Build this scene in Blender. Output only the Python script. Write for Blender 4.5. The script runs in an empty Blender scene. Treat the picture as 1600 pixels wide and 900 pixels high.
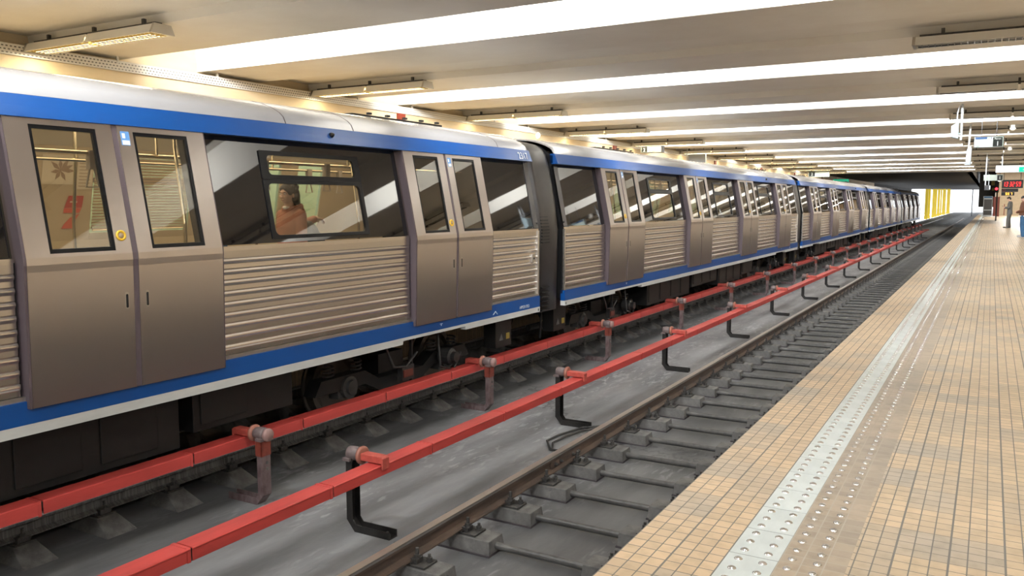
import bpy, bmesh, math, random
from mathutils import Vector, Matrix
random.seed(7)
PI = math.pi
scene = bpy.context.scene
COL = scene.collection
H = 1.45            # camera height above the platform; the coordinates below are measured from the camera
ORG = {}            # object name -> origin

# ------------------------------------------------------------------ materials
MATS = {}
def nodes_of(name):
    m = bpy.data.materials.new(name); m.use_nodes = True
    nt = m.node_tree
    b = nt.nodes['Principled BSDF']
    return m, nt, b
def N(nt, typ, **kw):
    n = nt.nodes.new(typ)
    for k, v in kw.items():
        if k in n.inputs: n.inputs[k].default_value = v
        else: setattr(n, k, v)
    return n
def rgba(c): return (c[0], c[1], c[2], 1)
def mat(name, col, rough=.5, metal=0, var=.0, scale=(4, 4, 4), col2=None, bump=0, bscale=60, coat=0, emit=None, estr=0, rnd=0, spec=None, detail=5, lo=.35, hi=.65):
    m, nt, b = nodes_of(name)
    b.inputs['Base Color'].default_value = rgba(col)
    b.inputs['Roughness'].default_value = rough
    b.inputs['Metallic'].default_value = metal
    if coat: b.inputs['Coat Weight'].default_value = coat; b.inputs['Coat Roughness'].default_value = .08
    if spec is not None: b.inputs['Specular IOR Level'].default_value = spec
    if emit:
        b.inputs['Emission Color'].default_value = rgba(emit); b.inputs['Emission Strength'].default_value = estr
    L = nt.links.new
    tc = None
    if var or col2 or bump:
        tc = N(nt, 'ShaderNodeTexCoord')
    out = None
    if var or col2:
        mp = N(nt, 'ShaderNodeMapping'); mp.inputs['Scale'].default_value = scale
        L(tc.outputs['Object'], mp.inputs['Vector'])
        nz = N(nt, 'ShaderNodeTexNoise', Scale=1.0, Detail=detail, Roughness=.62)
        L(mp.outputs['Vector'], nz.inputs['Vector'])
        c2 = col2 if col2 else tuple(min(1, c * (1 - var)) for c in col)
        cr = N(nt, 'ShaderNodeValToRGB')
        cr.color_ramp.elements[0].position = lo; cr.color_ramp.elements[1].position = hi
        cr.color_ramp.elements[0].color = rgba(c2); cr.color_ramp.elements[1].color = rgba(col)
        L(nz.outputs['Fac'], cr.inputs['Fac'])
        out = cr.outputs['Color']
    if rnd:
        oi = N(nt, 'ShaderNodeObjectInfo')
        hs = N(nt, 'ShaderNodeHueSaturation')
        if out: L(out, hs.inputs['Color'])
        else: hs.inputs['Color'].default_value = rgba(col)
        mr = N(nt, 'ShaderNodeMapRange'); mr.inputs['To Min'].default_value = 1 - rnd; mr.inputs['To Max'].default_value = 1 + rnd
        L(oi.outputs['Random'], mr.inputs['Value']); L(mr.outputs['Result'], hs.inputs['Value'])
        out = hs.outputs['Color']
    if out: L(out, b.inputs['Base Color'])
    if bump:
        nb = N(nt, 'ShaderNodeTexNoise', Scale=float(bscale), Detail=4.0)
        L(tc.outputs['Object'], nb.inputs['Vector'])
        bp = N(nt, 'ShaderNodeBump', Strength=bump, Distance=.01)
        L(nb.outputs['Fac'], bp.inputs['Height']); L(bp.outputs['Normal'], b.inputs['Normal'])
    MATS[name] = m
    return m

def brushed(name, col, rough, stretch):
    m, nt, b = nodes_of(name); L = nt.links.new
    b.inputs['Base Color'].default_value = rgba(col); b.inputs['Metallic'].default_value = 1
    tc = N(nt, 'ShaderNodeTexCoord'); mp = N(nt, 'ShaderNodeMapping'); mp.inputs['Scale'].default_value = stretch
    L(tc.outputs['Object'], mp.inputs['Vector'])
    nz = N(nt, 'ShaderNodeTexNoise', Scale=1.0, Detail=4.0); L(mp.outputs['Vector'], nz.inputs['Vector'])
    mr = N(nt, 'ShaderNodeMapRange'); mr.inputs['To Min'].default_value = rough - .004; mr.inputs['To Max'].default_value = rough + .004
    L(nz.outputs['Fac'], mr.inputs['Value']); L(mr.outputs['Result'], b.inputs['Roughness'])
    mc = N(nt, 'ShaderNodeMix', data_type='RGBA'); mc.inputs['A'].default_value = rgba([c * .992 for c in col]); mc.inputs['B'].default_value = rgba(col)
    L(nz.outputs['Fac'], mc.inputs['Factor']); L(mc.outputs['Result'], b.inputs['Base Color'])
    MATS[name] = m
    return m

def glass(name, tint, ior=1.5, rough=.0):
    m = bpy.data.materials.new(name); m.use_nodes = True; nt = m.node_tree; L = nt.links.new
    nt.nodes.remove(nt.nodes['Principled BSDF']); o = nt.nodes['Material Output']
    tr = N(nt, 'ShaderNodeBsdfTransparent'); tr.inputs['Color'].default_value = rgba(tint)
    gl = N(nt, 'ShaderNodeBsdfGlossy'); gl.inputs['Roughness'].default_value = rough; gl.inputs['Color'].default_value = (1, 1, 1, 1)
    lw = N(nt, 'ShaderNodeLayerWeight', Blend=.5); mx = N(nt, 'ShaderNodeMixShader')
    pw = N(nt, 'ShaderNodeMath', operation='POWER'); L(lw.outputs['Facing'], pw.inputs[0]); pw.inputs[1].default_value = 4.0
    f0 = ((ior - 1) / (ior + 1)) ** 2
    ma = N(nt, 'ShaderNodeMath', operation='MULTIPLY_ADD'); L(pw.outputs['Value'], ma.inputs[0]); ma.inputs[1].default_value = 1 - f0; ma.inputs[2].default_value = f0
    L(ma.outputs['Value'], mx.inputs['Fac']); L(tr.outputs['BSDF'], mx.inputs[1]); L(gl.outputs['BSDF'], mx.inputs[2])
    L(mx.outputs['Shader'], o.inputs['Surface'])
    MATS[name] = m
    return m

def tile_mat(name, x0, w, h, cA, cB, cC, grout, every, rough=.32):
    m, nt, b = nodes_of(name); L = nt.links.new
    tc = N(nt, 'ShaderNodeTexCoord'); sp = N(nt, 'ShaderNodeSeparateXYZ'); L(tc.outputs['Object'], sp.inputs['Vector'])
    def M(op, a, bb=None, c=None):
        n = N(nt, 'ShaderNodeMath', operation=op)
        for i, v in enumerate((a, bb, c)):
            if v is None: continue
            if isinstance(v, (int, float)): n.inputs[i].default_value = v
            else: L(v, n.inputs[i])
        return n.outputs['Value']
    u = M('DIVIDE', M('SUBTRACT', sp.outputs['X'], x0), w); v = M('DIVIDE', sp.outputs['Y'], h)
    fu, fv = M('FRACT', u), M('FRACT', v); iu, iv = M('FLOOR', u), M('FLOOR', v)
    du = M('MULTIPLY', M('MINIMUM', fu, M('SUBTRACT', 1.0, fu)), w); dv = M('MULTIPLY', M('MINIMUM', fv, M('SUBTRACT', 1.0, fv)), h)
    # every n-th joint along the platform is wider
    ue = M('DIVIDE', u, float(every)); fe = M('FRACT', ue); de = M('MULTIPLY', M('MINIMUM', fe, M('SUBTRACT', 1.0, fe)), w * every)
    g = M('MAXIMUM', M('MAXIMUM', M('LESS_THAN', du, .0026), M('LESS_THAN', dv, .0026)), M('LESS_THAN', de, .0042))
    cm = N(nt, 'ShaderNodeCombineXYZ'); L(iu, cm.inputs['X']); L(iv, cm.inputs['Y'])
    wn = N(nt, 'ShaderNodeTexWhiteNoise', noise_dimensions='2D'); L(cm.outputs['Vector'], wn.inputs['Vector'])
    bu, bv = M('FLOOR', M('DIVIDE', iu, 3.0)), M('FLOOR', M('DIVIDE', iv, 4.0))
    cm2 = N(nt, 'ShaderNodeCombineXYZ'); L(bu, cm2.inputs['X']); L(bv, cm2.inputs['Y'])
    wb = N(nt, 'ShaderNodeTexWhiteNoise', noise_dimensions='2D'); L(cm2.outputs['Vector'], wb.inputs['Vector'])
    big = N(nt, 'ShaderNodeTexNoise', Scale=1.1, Detail=3.0); L(tc.outputs['Object'], big.inputs['Vector'])
    f1 = M('ADD', M('MULTIPLY', wb.outputs['Value'], .6), M('MULTIPLY', big.outputs['Fac'], .7))
    cr = N(nt, 'ShaderNodeValToRGB'); cr.color_ramp.elements[0].position = .25; cr.color_ramp.elements[1].position = .95
    cr.color_ramp.elements[0].color = rgba(cC); cr.color_ramp.elements[1].color = rgba(cB)
    e = cr.color_ramp.elements.new(.6); e.color = rgba(cA)
    L(f1, cr.inputs['Fac'])
    hs = N(nt, 'ShaderNodeHueSaturation'); L(cr.outputs['Color'], hs.inputs['Color'])
    L(M('ADD', .9, M('MULTIPLY', wn.outputs['Value'], .2)), hs.inputs['Value'])
    dirt = N(nt, 'ShaderNodeTexNoise', Scale=14.0, Detail=6.0); L(tc.outputs['Object'], dirt.inputs['Vector'])
    md = N(nt, 'ShaderNodeMix', data_type='RGBA', blend_type='MULTIPLY'); L(hs.outputs['Color'], md.inputs['A'])
    crd = N(nt, 'ShaderNodeValToRGB'); crd.color_ramp.elements[0].position = .3; crd.color_ramp.elements[0].color = (.7, .68, .64, 1); crd.color_ramp.elements[1].position = .55
    crd.color_ramp.elements[1].color = (1, 1, 1, 1); L(dirt.outputs['Fac'], crd.inputs['Fac'])
    L(crd.outputs['Color'], md.inputs['B']); md.inputs['Factor'].default_value = .6
    mx = N(nt, 'ShaderNodeMix', data_type='RGBA'); L(g, mx.inputs['Factor']); L(md.outputs['Result'], mx.inputs['A']); mx.inputs['B'].default_value = rgba(grout)
    L(mx.outputs['Result'], b.inputs['Base Color'])
    L(M('ADD', rough, M('MULTIPLY', g, .4)), b.inputs['Roughness'])
    bp = N(nt, 'ShaderNodeBump', Strength=.35, Distance=.003); L(M('SUBTRACT', 1.0, g), bp.inputs['Height']); L(bp.outputs['Normal'], b.inputs['Normal'])
    MATS[name] = m
    return m

brushed('stainless', (.63, .585, .57), .28, (120, 120, 2))
brushed('stainless_horizontal', (.66, .62, .58), .25, (50, .8, 60))
mat('aluminium', (.72, .70, .66), .35, 1)
mat('blue_paint', (.003, .072, .30), .38, 0, var=.12, scale=(.5, .5, 6), coat=.12)
mat('white_paint', (.66, .68, .66), .4, var=.15, scale=(3, 2, 9))
mat('roof_paint', (.60, .60, .62), .26, .35, var=.10, scale=(1, .6, 3), coat=.4)
mat('black_gloss', (.006, .006, .007), .03, spec=1.0)
mat('black_matt', (.008, .008, .009), .55)
mat('rubber', (.035, .028, .032), .6)
mat('seam_rubber', (.10, .075, .085), .55)
mat('bellows', (.045, .04, .037), .42, var=.3, scale=(2, 2, 3))
glass('car_glass', (.88, .86, .80), 1.85)
glass('far_glass', (.70, .90, .92), 1.5)
mat('interior_beige', (.50, .395, .26), .45, var=.06, scale=(2, 2, 2))
mat('interior_ceiling', (.70, .62, .48), .5)
mat('interior_dark', (.10, .11, .12), .5)
mat('car_floor', (.16, .16, .17), .5)
mat('seat_blue', (.05, .09, .15), .6)
mat('brass', (.75, .66, .48), .22, 1)
mat('grab_grey', (.28, .24, .20), .5)
mat('strip_light', (1, .95, .85), .5, emit=(1, .86, .62), estr=5)
mat('poster_paper', (.62, .53, .40), .5)
mat('poster_brown', (.30, .20, .13), .5)
mat('poster_red', (.42, .035, .025), .5)
mat('poster_orange', (.62, .10, .05), .5)
mat('shade_slats', (.40, .30, .19), .5)
mat('yellow_ring', (.80, .50, .04), .35)
mat('sticker_blue', (.12, .30, .62), .4)
mat('sticker_white', (.80, .84, .88), .4)
mat('undercar', (.0075, .0072, .007), .55, var=.5, scale=(5, 5, 5))
mat('undercar_lighter', (.04, .038, .037), .5, var=.5, scale=(7, 7, 7))
mat('wheel_steel', (.10, .085, .07), .4, .8)
mat('rust_red', (.26, .05, .03), .6, var=.4, scale=(9, 9, 9))
mat('rust_dark', (.11, .024, .016), .6)
mat('label_yellow', (.30, .23, .04), .5)
mat('red_cover', (.58, .072, .062), .40, var=.22, scale=(9, 1.6, 9), rnd=.07, spec=.4)
mat('red_hook', (.55, .10, .075), .5, var=.3, scale=(20, 20, 20))
mat('insulator', (.19, .145, .14), .45, var=.3, scale=(30, 30, 30))
mat('flange_orange', (.33, .135, .095), .5)
mat('flange_pink', (.36, .22, .20), .5, var=.2, scale=(20, 20, 20))
mat('post_black', (.022, .020, .018), .5, var=.5, scale=(12, 12, 12), bump=.2)
mat('post_rust', (.17, .125, .125), .6, col2=(.085, .05, .05), scale=(16, 16, 8), bump=.3)
mat('steel_grey', (.20, .19, .18), .45, .6, var=.3, scale=(8, 8, 8))
mat('rail_head', (.68, .65, .62), .30, 1)
mat('rail_side', (.13, .085, .062), .55, col2=(.055, .042, .036), scale=(18, 3, 18), bump=.2)
mat('rail_side_grey', (.17, .165, .16), .55, col2=(.05, .048, .045), scale=(12, 46, 2.2), lo=.40, hi=.72)
mat('bolt_steel', (.10, .095, .09), .45, .5, var=.4, scale=(40, 40, 40))
mat('concrete_block', (.165, .16, .152), .75, col2=(.075, .072, .068), scale=(7, 7, 7), bump=.4, bscale=90, rnd=.12)
mat('pipe_grey', (.10, .097, .093), .45, .2, col2=(.05, .048, .046), scale=(9, 9, 9), rnd=.15)
mat('cable', (.05, .048, .045), .55)
mat('ceiling_paint', (.87, .835, .755), .7, col2=(.80, .755, .67), scale=(.7, .9, .9), bump=.25, bscale=45, detail=7)
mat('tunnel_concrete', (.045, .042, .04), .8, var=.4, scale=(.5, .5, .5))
mat('fascia_beige', (.80, .66, .43), .5, col2=(.72, .57, .35), scale=(.6, .55, 3))
mat('pilaster_red', (.22, .035, .018), .45)
mat('lamp_white', (.78, .76, .70), .35)
mat('lamp_metal', (.55, .52, .46), .3, .9)
mat('louvre', (.72, .66, .50), .18, 1)
mat('louvre_cold', (.62, .64, .66), .16, 1)
mat('louvre_lit', (.9, .8, .5), .3, emit=(1, .80, .40), estr=3.0)
mat('dark_gap', (.02, .018, .015), .8)
mat('plate_stone', (.62, .665, .65), .32, col2=(.53, .575, .56), scale=(9, 5, 9), rnd=.05)
mat('stud_steel', (.74, .74, .76), .16, 1)
mat('platform_side', (.12, .115, .11), .8, var=.4, scale=(2, 2, 2))
mat('wall_beige', (.62, .52, .38), .4, var=.1, scale=(.8, .8, .8))
mat('wall_stone', (.58, .47, .33), .35, var=.12, scale=(3, 3, 3))
mat('door_brown', (.16, .035, .025), .45)
mat('yellow_paint', (.75, .52, .02), .45, var=.2, scale=(3, 3, .6))
mat('pole_white', (.58, .62, .65), .35)
mat('box_paleblue', (.50, .64, .70), .35)
mat('box_grey', (.34, .37, .40), .4)
mat('sign_white', (.40, .46, .41), .35)
mat('sign_navy', (.016, .045, .11), .35)
mat('sign_black', (.010, .013, .012), .35)
mat('sign_text', (.6, .63, .6), .4)
mat('sign_green', (.0, .45, .27), .4, emit=(0, .5, .3), estr=.35)
mat('sign_lit', (.85, .9, .88), .4, emit=(.9, 1, .97), estr=.5)
mat('frame_dark', (.05, .05, .055), .4)
mat('led_red', (.5, .01, .01), .4, emit=(1, .02, .02), estr=2.6)
mat('led_amber', (.6, .3, .05), .4, emit=(1, .42, .05), estr=2.6)
mat('led_off', (.10, .02, .02), .4)
mat('signal_red', (.5, .01, .01), .4, emit=(1, .03, .05), estr=4)
mat('globe', (.9, .88, .8), .3, emit=(1, .95, .85), estr=1.2)
mat('skin', (.60, .385, .29), .5)
mat('hair', (.018, .013, .010), .55, var=.5, scale=(60, 60, 60), bump=.8, bscale=70)
mat('hoodie_salmon', (.40, .175, .12), .8, var=.15, scale=(12, 12, 12), bump=.3, bscale=25)
mat('shirt_white', (.8, .8, .78), .7)
mat('suit_grey', (.105, .105, .10), .75, var=.2, scale=(9, 9, 9))
mat('jacket_brown', (.15, .06, .032), .7, var=.3, scale=(9, 9, 9))
mat('jeans', (.03, .11, .24), .75, var=.3, scale=(9, 9, 9))
mat('cloth_black', (.018, .018, .02), .75)
mat('shoe_black', (.012, .011, .011), .4)
mat('shoe_grey', (.35, .36, .37), .6)
tile_mat('platform_tiles', -1.277, .0667, .0765, (.53, .405, .262), (.60, .452, .295), (.365, .318, .26), (.165, .155, .14), 3)
tile_mat('edge_tiles', -1.277, .0669, .0765, (.55, .405, .255), (.60, .44, .275), (.385, .33, .26), (.165, .155, .14), 3)
tile_mat('stud_strip_tiles', -.675, .085, .0765, (.335, .27, .20), (.37, .295, .215), (.29, .24, .185), (.42, .375, .31), 9)

# track bed: grey concrete, streaked along the track, with pale splashes
m, nt, b = nodes_of('track_bed'); L = nt.links.new
tc = N(nt, 'ShaderNodeTexCoord')
def nzc(scale, det, dist=0):
    mp = N(nt, 'ShaderNodeMapping'); mp.inputs['Scale'].default_value = scale; L(tc.outputs['Object'], mp.inputs['Vector'])
    n = N(nt, 'ShaderNodeTexNoise', Scale=1.0, Detail=det, Distortion=dist); L(mp.outputs['Vector'], n.inputs['Vector'])
    return n.outputs['Fac']
def ramp(f, p0, c0, p1, c1):
    r = N(nt, 'ShaderNodeValToRGB'); r.color_ramp.elements[0].position = p0; r.color_ramp.elements[1].position = p1
    r.color_ramp.elements[0].color = c0; r.color_ramp.elements[1].color = c1; L(f, r.inputs['Fac']); return r.outputs['Color']
base = ramp(nzc((2.6, .55, 1), 7), .34, (.15, .152, .156, 1), .68, (.32, .323, .328, 1))
spl = ramp(nzc((16, 5, 1), 8, .6), .52, (0, 0, 0, 1), .66, (1, 1, 1, 1))
zone = ramp(nzc((1.3, .7, 1), 4), .46, (0, 0, 0, 1), .62, (1, 1, 1, 1))
mm = N(nt, 'ShaderNodeMix', data_type='RGBA', blend_type='MULTIPLY'); mm.inputs['Factor'].default_value = 1; L(spl, mm.inputs['A']); L(zone, mm.inputs['B'])
m2 = N(nt, 'ShaderNodeMix', data_type='RGBA'); L(mm.outputs['Result'], m2.inputs['Factor']); L(base, m2.inputs['A']); m2.inputs['B'].default_value = (.44, .44, .45, 1)
# dark cracks running along the track
wv = N(nt, 'ShaderNodeTexVoronoi', feature='DISTANCE_TO_EDGE'); wv.inputs['Scale'].default_value = 1.0
mp = N(nt, 'ShaderNodeMapping'); mp.inputs['Scale'].default_value = (.22, .05, 1); L(tc.outputs['Object'], mp.inputs['Vector'])
dn = N(nt, 'ShaderNodeTexNoise', Scale=6.0, Detail=6.0); L(tc.outputs['Object'], dn.inputs['Vector'])
va = N(nt, 'ShaderNodeVectorMath', operation='SCALE'); L(dn.outputs['Color'], va.inputs[0]); va.inputs['Scale'].default_value = .06
vb = N(nt, 'ShaderNodeVectorMath', operation='ADD'); L(mp.outputs['Vector'], vb.inputs[0]); L(va.outputs['Vector'], vb.inputs[1]); L(vb.outputs['Vector'], wv.inputs['Vector'])
ck = ramp(wv.outputs['Distance'], .0, (.45, .45, .45, 1), .0035, (1, 1, 1, 1))
m3 = N(nt, 'ShaderNodeMix', data_type='RGBA', blend_type='MULTIPLY'); m3.inputs['Factor'].default_value = 1; L(m2.outputs['Result'], m3.inputs['A']); L(ck, m3.inputs['B'])
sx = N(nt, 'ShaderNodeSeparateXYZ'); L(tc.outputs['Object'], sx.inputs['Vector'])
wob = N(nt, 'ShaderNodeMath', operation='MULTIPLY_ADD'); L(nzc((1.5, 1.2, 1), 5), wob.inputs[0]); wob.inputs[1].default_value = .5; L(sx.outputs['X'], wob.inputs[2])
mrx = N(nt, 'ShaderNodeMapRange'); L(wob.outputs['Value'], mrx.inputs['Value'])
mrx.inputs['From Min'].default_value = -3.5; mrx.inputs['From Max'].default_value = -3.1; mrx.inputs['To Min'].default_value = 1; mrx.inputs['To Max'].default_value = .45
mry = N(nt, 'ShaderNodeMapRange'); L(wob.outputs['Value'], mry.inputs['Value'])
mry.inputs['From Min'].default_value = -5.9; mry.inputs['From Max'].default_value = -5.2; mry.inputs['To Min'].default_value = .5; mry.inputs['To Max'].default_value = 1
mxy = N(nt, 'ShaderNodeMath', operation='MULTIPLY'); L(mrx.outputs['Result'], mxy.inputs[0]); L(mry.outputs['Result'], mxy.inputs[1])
m4 = N(nt, 'ShaderNodeVectorMath', operation='SCALE'); L(m3.outputs['Result'], m4.inputs[0]); L(mxy.outputs['Value'], m4.inputs['Scale'])   # darker between the near rails and towards the far track
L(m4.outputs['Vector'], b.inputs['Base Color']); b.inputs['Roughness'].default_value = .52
bp = N(nt, 'ShaderNodeBump', Strength=.3, Distance=.02); L(nzc((12, 6, 4), 6), bp.inputs['Height']); L(bp.outputs['Normal'], b.inputs['Normal'])
MATS['track_bed'] = m
# perforated tray: rows of small dark slots
m, nt, b = nodes_of('perforated'); L = nt.links.new
tc = N(nt, 'ShaderNodeTexCoord'); bk = N(nt, 'ShaderNodeTexBrick'); mp = N(nt, 'ShaderNodeMapping'); L(tc.outputs['Object'], mp.inputs['Vector'])
sp = N(nt, 'ShaderNodeSeparateXYZ'); cb = N(nt, 'ShaderNodeCombineXYZ'); L(mp.outputs['Vector'], sp.inputs['Vector']); L(sp.outputs['Y'], cb.inputs['X']); L(sp.outputs['Z'], cb.inputs['Y'])
L(cb.outputs['Vector'], bk.inputs['Vector'])
bk.inputs['Scale'].default_value = 1; bk.inputs['Brick Width'].default_value = .055; bk.inputs['Row Height'].default_value = .042; bk.inputs['Mortar Size'].default_value = .014
bk.inputs['Color1'].default_value = (.12, .11, .09, 1); bk.inputs['Color2'].default_value = (.12, .11, .09, 1); bk.inputs['Mortar'].default_value = (.78, .75, .68, 1)
bk.inputs['Mortar Smooth'].default_value = .1
L(bk.outputs['Color'], b.inputs['Base Color']); b.inputs['Roughness'].default_value = .4
MATS['perforated'] = m

# ------------------------------------------------------------------ mesh helpers
class MB:
    def __init__(s): s.v = []; s.f = []; s.mi = []; s.sm = []; s.cur = 0; s.smooth = False
    def m(s, i, smooth=False): s.cur = i; s.smooth = smooth; return s
    def add(s, vs, fs):
        o = len(s.v); s.v += [tuple(p) for p in vs]
        for f in fs: s.f.append([o + i for i in f]); s.mi.append(s.cur); s.sm.append(s.smooth)
    def box(s, x0, x1, y0, y1, z0, z1):
        x0, x1 = sorted((x0, x1)); y0, y1 = sorted((y0, y1)); z0, z1 = sorted((z0, z1))
        s.add([(x0, y0, z0), (x1, y0, z0), (x1, y1, z0), (x0, y1, z0), (x0, y0, z1), (x1, y0, z1), (x1, y1, z1), (x0, y1, z1)],
              [(0, 3, 2, 1), (4, 5, 6, 7), (0, 1, 5, 4), (1, 2, 6, 5), (2, 3, 7, 6), (3, 0, 4, 7)]); return s
    def frustum(s, b, t):   # b, t = (x0,x1,y0,y1,z)
        s.add([(b[0], b[2], b[4]), (b[1], b[2], b[4]), (b[1], b[3], b[4]), (b[0], b[3], b[4]),
               (t[0], t[2], t[4]), (t[1], t[2], t[4]), (t[1], t[3], t[4]), (t[0], t[3], t[4])],
              [(0, 3, 2, 1), (4, 5, 6, 7), (0, 1, 5, 4), (1, 2, 6, 5), (2, 3, 7, 6), (3, 0, 4, 7)]); return s
    def prism(s, prof, a0, a1, axis='y', cap=True):  # prof in (x,z) for y, (y,z) for x, (x,y) for z
        def P(p, a): return (p[0], a, p[1]) if axis == 'y' else ((a, p[0], p[1]) if axis == 'x' else (p[0], p[1], a))
        n = len(prof)
        vs = [P(p, a0) for p in prof] + [P(p, a1) for p in prof]
        fs = [(i, (i + 1) % n, n + (i + 1) % n, n + i) for i in range(n)]
        if cap: fs += [tuple(range(n - 1, -1, -1)), tuple(range(n, 2 * n))]
        s.add(vs, fs); return s
    def sheet(s, path, th, a0, a1, axis='y'):   # open path thickened to the left of its direction
        n = len(path); off = []
        for i in range(n):
            a = Vector(path[max(0, i - 1)]); c = Vector(path[min(n - 1, i + 1)]); d = (c - a).normalized()
            off.append((path[i][0] - d.y * th, path[i][1] + d.x * th))
        s.prism(list(path) + off[::-1], a0, a1, axis); return s
    def tube(s, pts, r, seg=10, cap=True):
        pts = [Vector(p) for p in pts]; n = len(pts); rs = r if isinstance(r, (list, tuple)) else [r] * n
        vs = []; up = None
        for i, p in enumerate(pts):
            d = (pts[min(n - 1, i + 1)] - pts[max(0, i - 1)]).normalized()
            if up is None: up = Vector((0, 0, 1)) if abs(d.z) < .9 else Vector((1, 0, 0))
            a = d.cross(up).normalized(); up2 = a.cross(d).normalized(); up = up2
            for k in range(seg):
                t = 2 * PI * k / seg; vs.append(p + a * (rs[i] * math.cos(t)) + up2 * (rs[i] * math.sin(t)))
        fs = []
        for i in range(n - 1):
            for k in range(seg):
                fs.append((i * seg + k, i * seg + (k + 1) % seg, (i + 1) * seg + (k + 1) % seg, (i + 1) * seg + k))
        if cap: fs += [tuple(range(seg - 1, -1, -1)), tuple(range((n - 1) * seg, n * seg))]
        s.add(vs, fs); return s
    def cyl(s, p0, p1, r, seg=16): return s.tube([p0, p1], r, seg)
    def lathe(s, c, axis, prof, seg=20):  # prof = (distance along axis, radius)
        ax = Vector(axis).normalized(); c = Vector(c)
        a = ax.cross(Vector((0, 0, 1)) if abs(ax.z) < .9 else Vector((1, 0, 0))).normalized(); b2 = ax.cross(a)
        vs = []; n = len(prof)
        for d, r in prof:
            for k in range(seg):
                t = 2 * PI * k / seg; vs.append(c + ax * d + (a * math.cos(t) + b2 * math.sin(t)) * max(r, 1e-4))
        fs = [(i * seg + k, i * seg + (k + 1) % seg, (i + 1) * seg + (k + 1) % seg, (i + 1) * seg + k) for i in range(n - 1) for k in range(seg)]
        fs += [tuple(range(seg - 1, -1, -1)), tuple(range((n - 1) * seg, n * seg))]
        s.add(vs, fs); return s
    def ell(s, c, r, rot=None, u=16, w=10):
        c = Vector(c); vs = []; fs = []
        for i in range(w + 1):
            ph = -PI / 2 + PI * i / w
            for k in range(u):
                t = 2 * PI * k / u
                p = Vector((r[0] * math.cos(ph) * math.cos(t), r[1] * math.cos(ph) * math.sin(t), r[2] * math.sin(ph)))
                if rot: p = rot @ p
                vs.append(c + p)
        for i in range(w):
            for k in range(u): fs.append((i * u + k, i * u + (k + 1) % u, (i + 1) * u + (k + 1) % u, (i + 1) * u + k))
        s.add(vs, fs); return s

def put(o, parent, origin):
    COL.objects.link(o)
    ORG[o.name] = Vector(origin)
    if parent is not None:
        o.parent = parent; o.location = Vector(origin) - ORG[parent.name]
    else:
        o.location = Vector(origin) + Vector((0, 0, H))
def build(mb, name, mats, parent=None, origin=None, bevel=0, recalc=True, label=None):
    if origin is None: origin = ORG[parent.name] if parent is not None else (0, 0, -H)
    og = Vector(origin)
    me = bpy.data.meshes.new(name)
    me.from_pydata([tuple(Vector(p) - og) for p in mb.v], [], mb.f)
    for mt in (mats if isinstance(mats, (list, tuple)) else [mats]): me.materials.append(MATS[mt])
    me.polygons.foreach_set('material_index', mb.mi); me.polygons.foreach_set('use_smooth', mb.sm)
    bm = bmesh.new(); bm.from_mesh(me)
    bmesh.ops.remove_doubles(bm, verts=bm.verts, dist=1e-5)
    if recalc: bmesh.ops.recalc_face_normals(bm, faces=bm.faces)
    bm.to_mesh(me); bm.free(); me.update()
    o = bpy.data.objects.new(name, me); put(o, parent, origin)
    if bevel:
        md = o.modifiers.new('Bevel', 'BEVEL'); md.width = bevel; md.segments = 2; md.limit_method = 'ANGLE'; md.angle_limit = .6
    if label: o['label'] = label
    return o
def empty(name, origin, label, cat, group=None):
    o = bpy.data.objects.new(name, None); o.empty_display_size = .2; put(o, None, origin)
    return tag(o, label, cat, group)
def tag(o, label, cat, group=None, kind=None):
    o['label'] = label; o['category'] = cat
    if group: o['group'] = group
    if kind: o['kind'] = kind
    return o
def struct(o): o['kind'] = 'structure'; return o
KIDS = {}
def kids(o): return [c for c in bpy.data.objects if c.parent is o]
def copy_tree(o, delta=None, parent=None, kmap=None):
    if kmap is None:
        kmap = {}
        for c in bpy.data.objects:
            if c.parent: kmap.setdefault(c.parent.name, []).append(c)
    c = o.copy(); COL.objects.link(c)
    if parent is not None: c.parent = parent
    if delta is not None: c.location = o.location + Vector(delta)
    for ch in kmap.get(o.name, []): copy_tree(ch, None, c, kmap)
    return c
def text(body, name, size, matn, parent, origin, rot, align='LEFT', depth=.002, label=None, sx=1):
    cu = bpy.data.curves.new(name, 'FONT'); cu.body = body; cu.size = size; cu.align_x = align; cu.extrude = depth
    cu.materials.append(MATS[matn]); tmp = bpy.data.objects.new(name + '_outline', cu); COL.objects.link(tmp)
    bpy.context.view_layer.update()
    me = bpy.data.meshes.new_from_object(tmp.evaluated_get(bpy.context.evaluated_depsgraph_get())); me.name = name
    bpy.data.objects.remove(tmp); bpy.data.curves.remove(cu)
    if not me.materials: me.materials.append(MATS[matn])
    o = bpy.data.objects.new(name, me); put(o, parent, origin)
    o.rotation_euler = rot; o.scale = (sx, 1, 1)
    if label: o['label'] = label
    return o
ORD = ['first', 'second', 'third', 'fourth', 'fifth', 'sixth', 'seventh', 'eighth', 'ninth', 'tenth', 'eleventh', 'twelfth', 'thirteenth', 'fourteenth',
       'fifteenth', 'sixteenth', 'seventeenth', 'eighteenth', 'nineteenth', 'twentieth']
TENS = {2: 'twenty', 3: 'thirty', 4: 'forty', 5: 'fifty', 6: 'sixty', 7: 'seventy', 8: 'eighty', 9: 'ninety'}
def ordinal(i):      # i = 0 -> first
    n = i + 1
    if n <= 20: return ORD[i]
    if n < 100:
        t, u = divmod(n, 10)
        return TENS[t] + '-' + ORD[u - 1] if u else TENS[t][:-1] + 'ieth'
    if n == 100: return 'hundredth'
    return 'hundred and ' + ordinal(n - 101)

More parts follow.
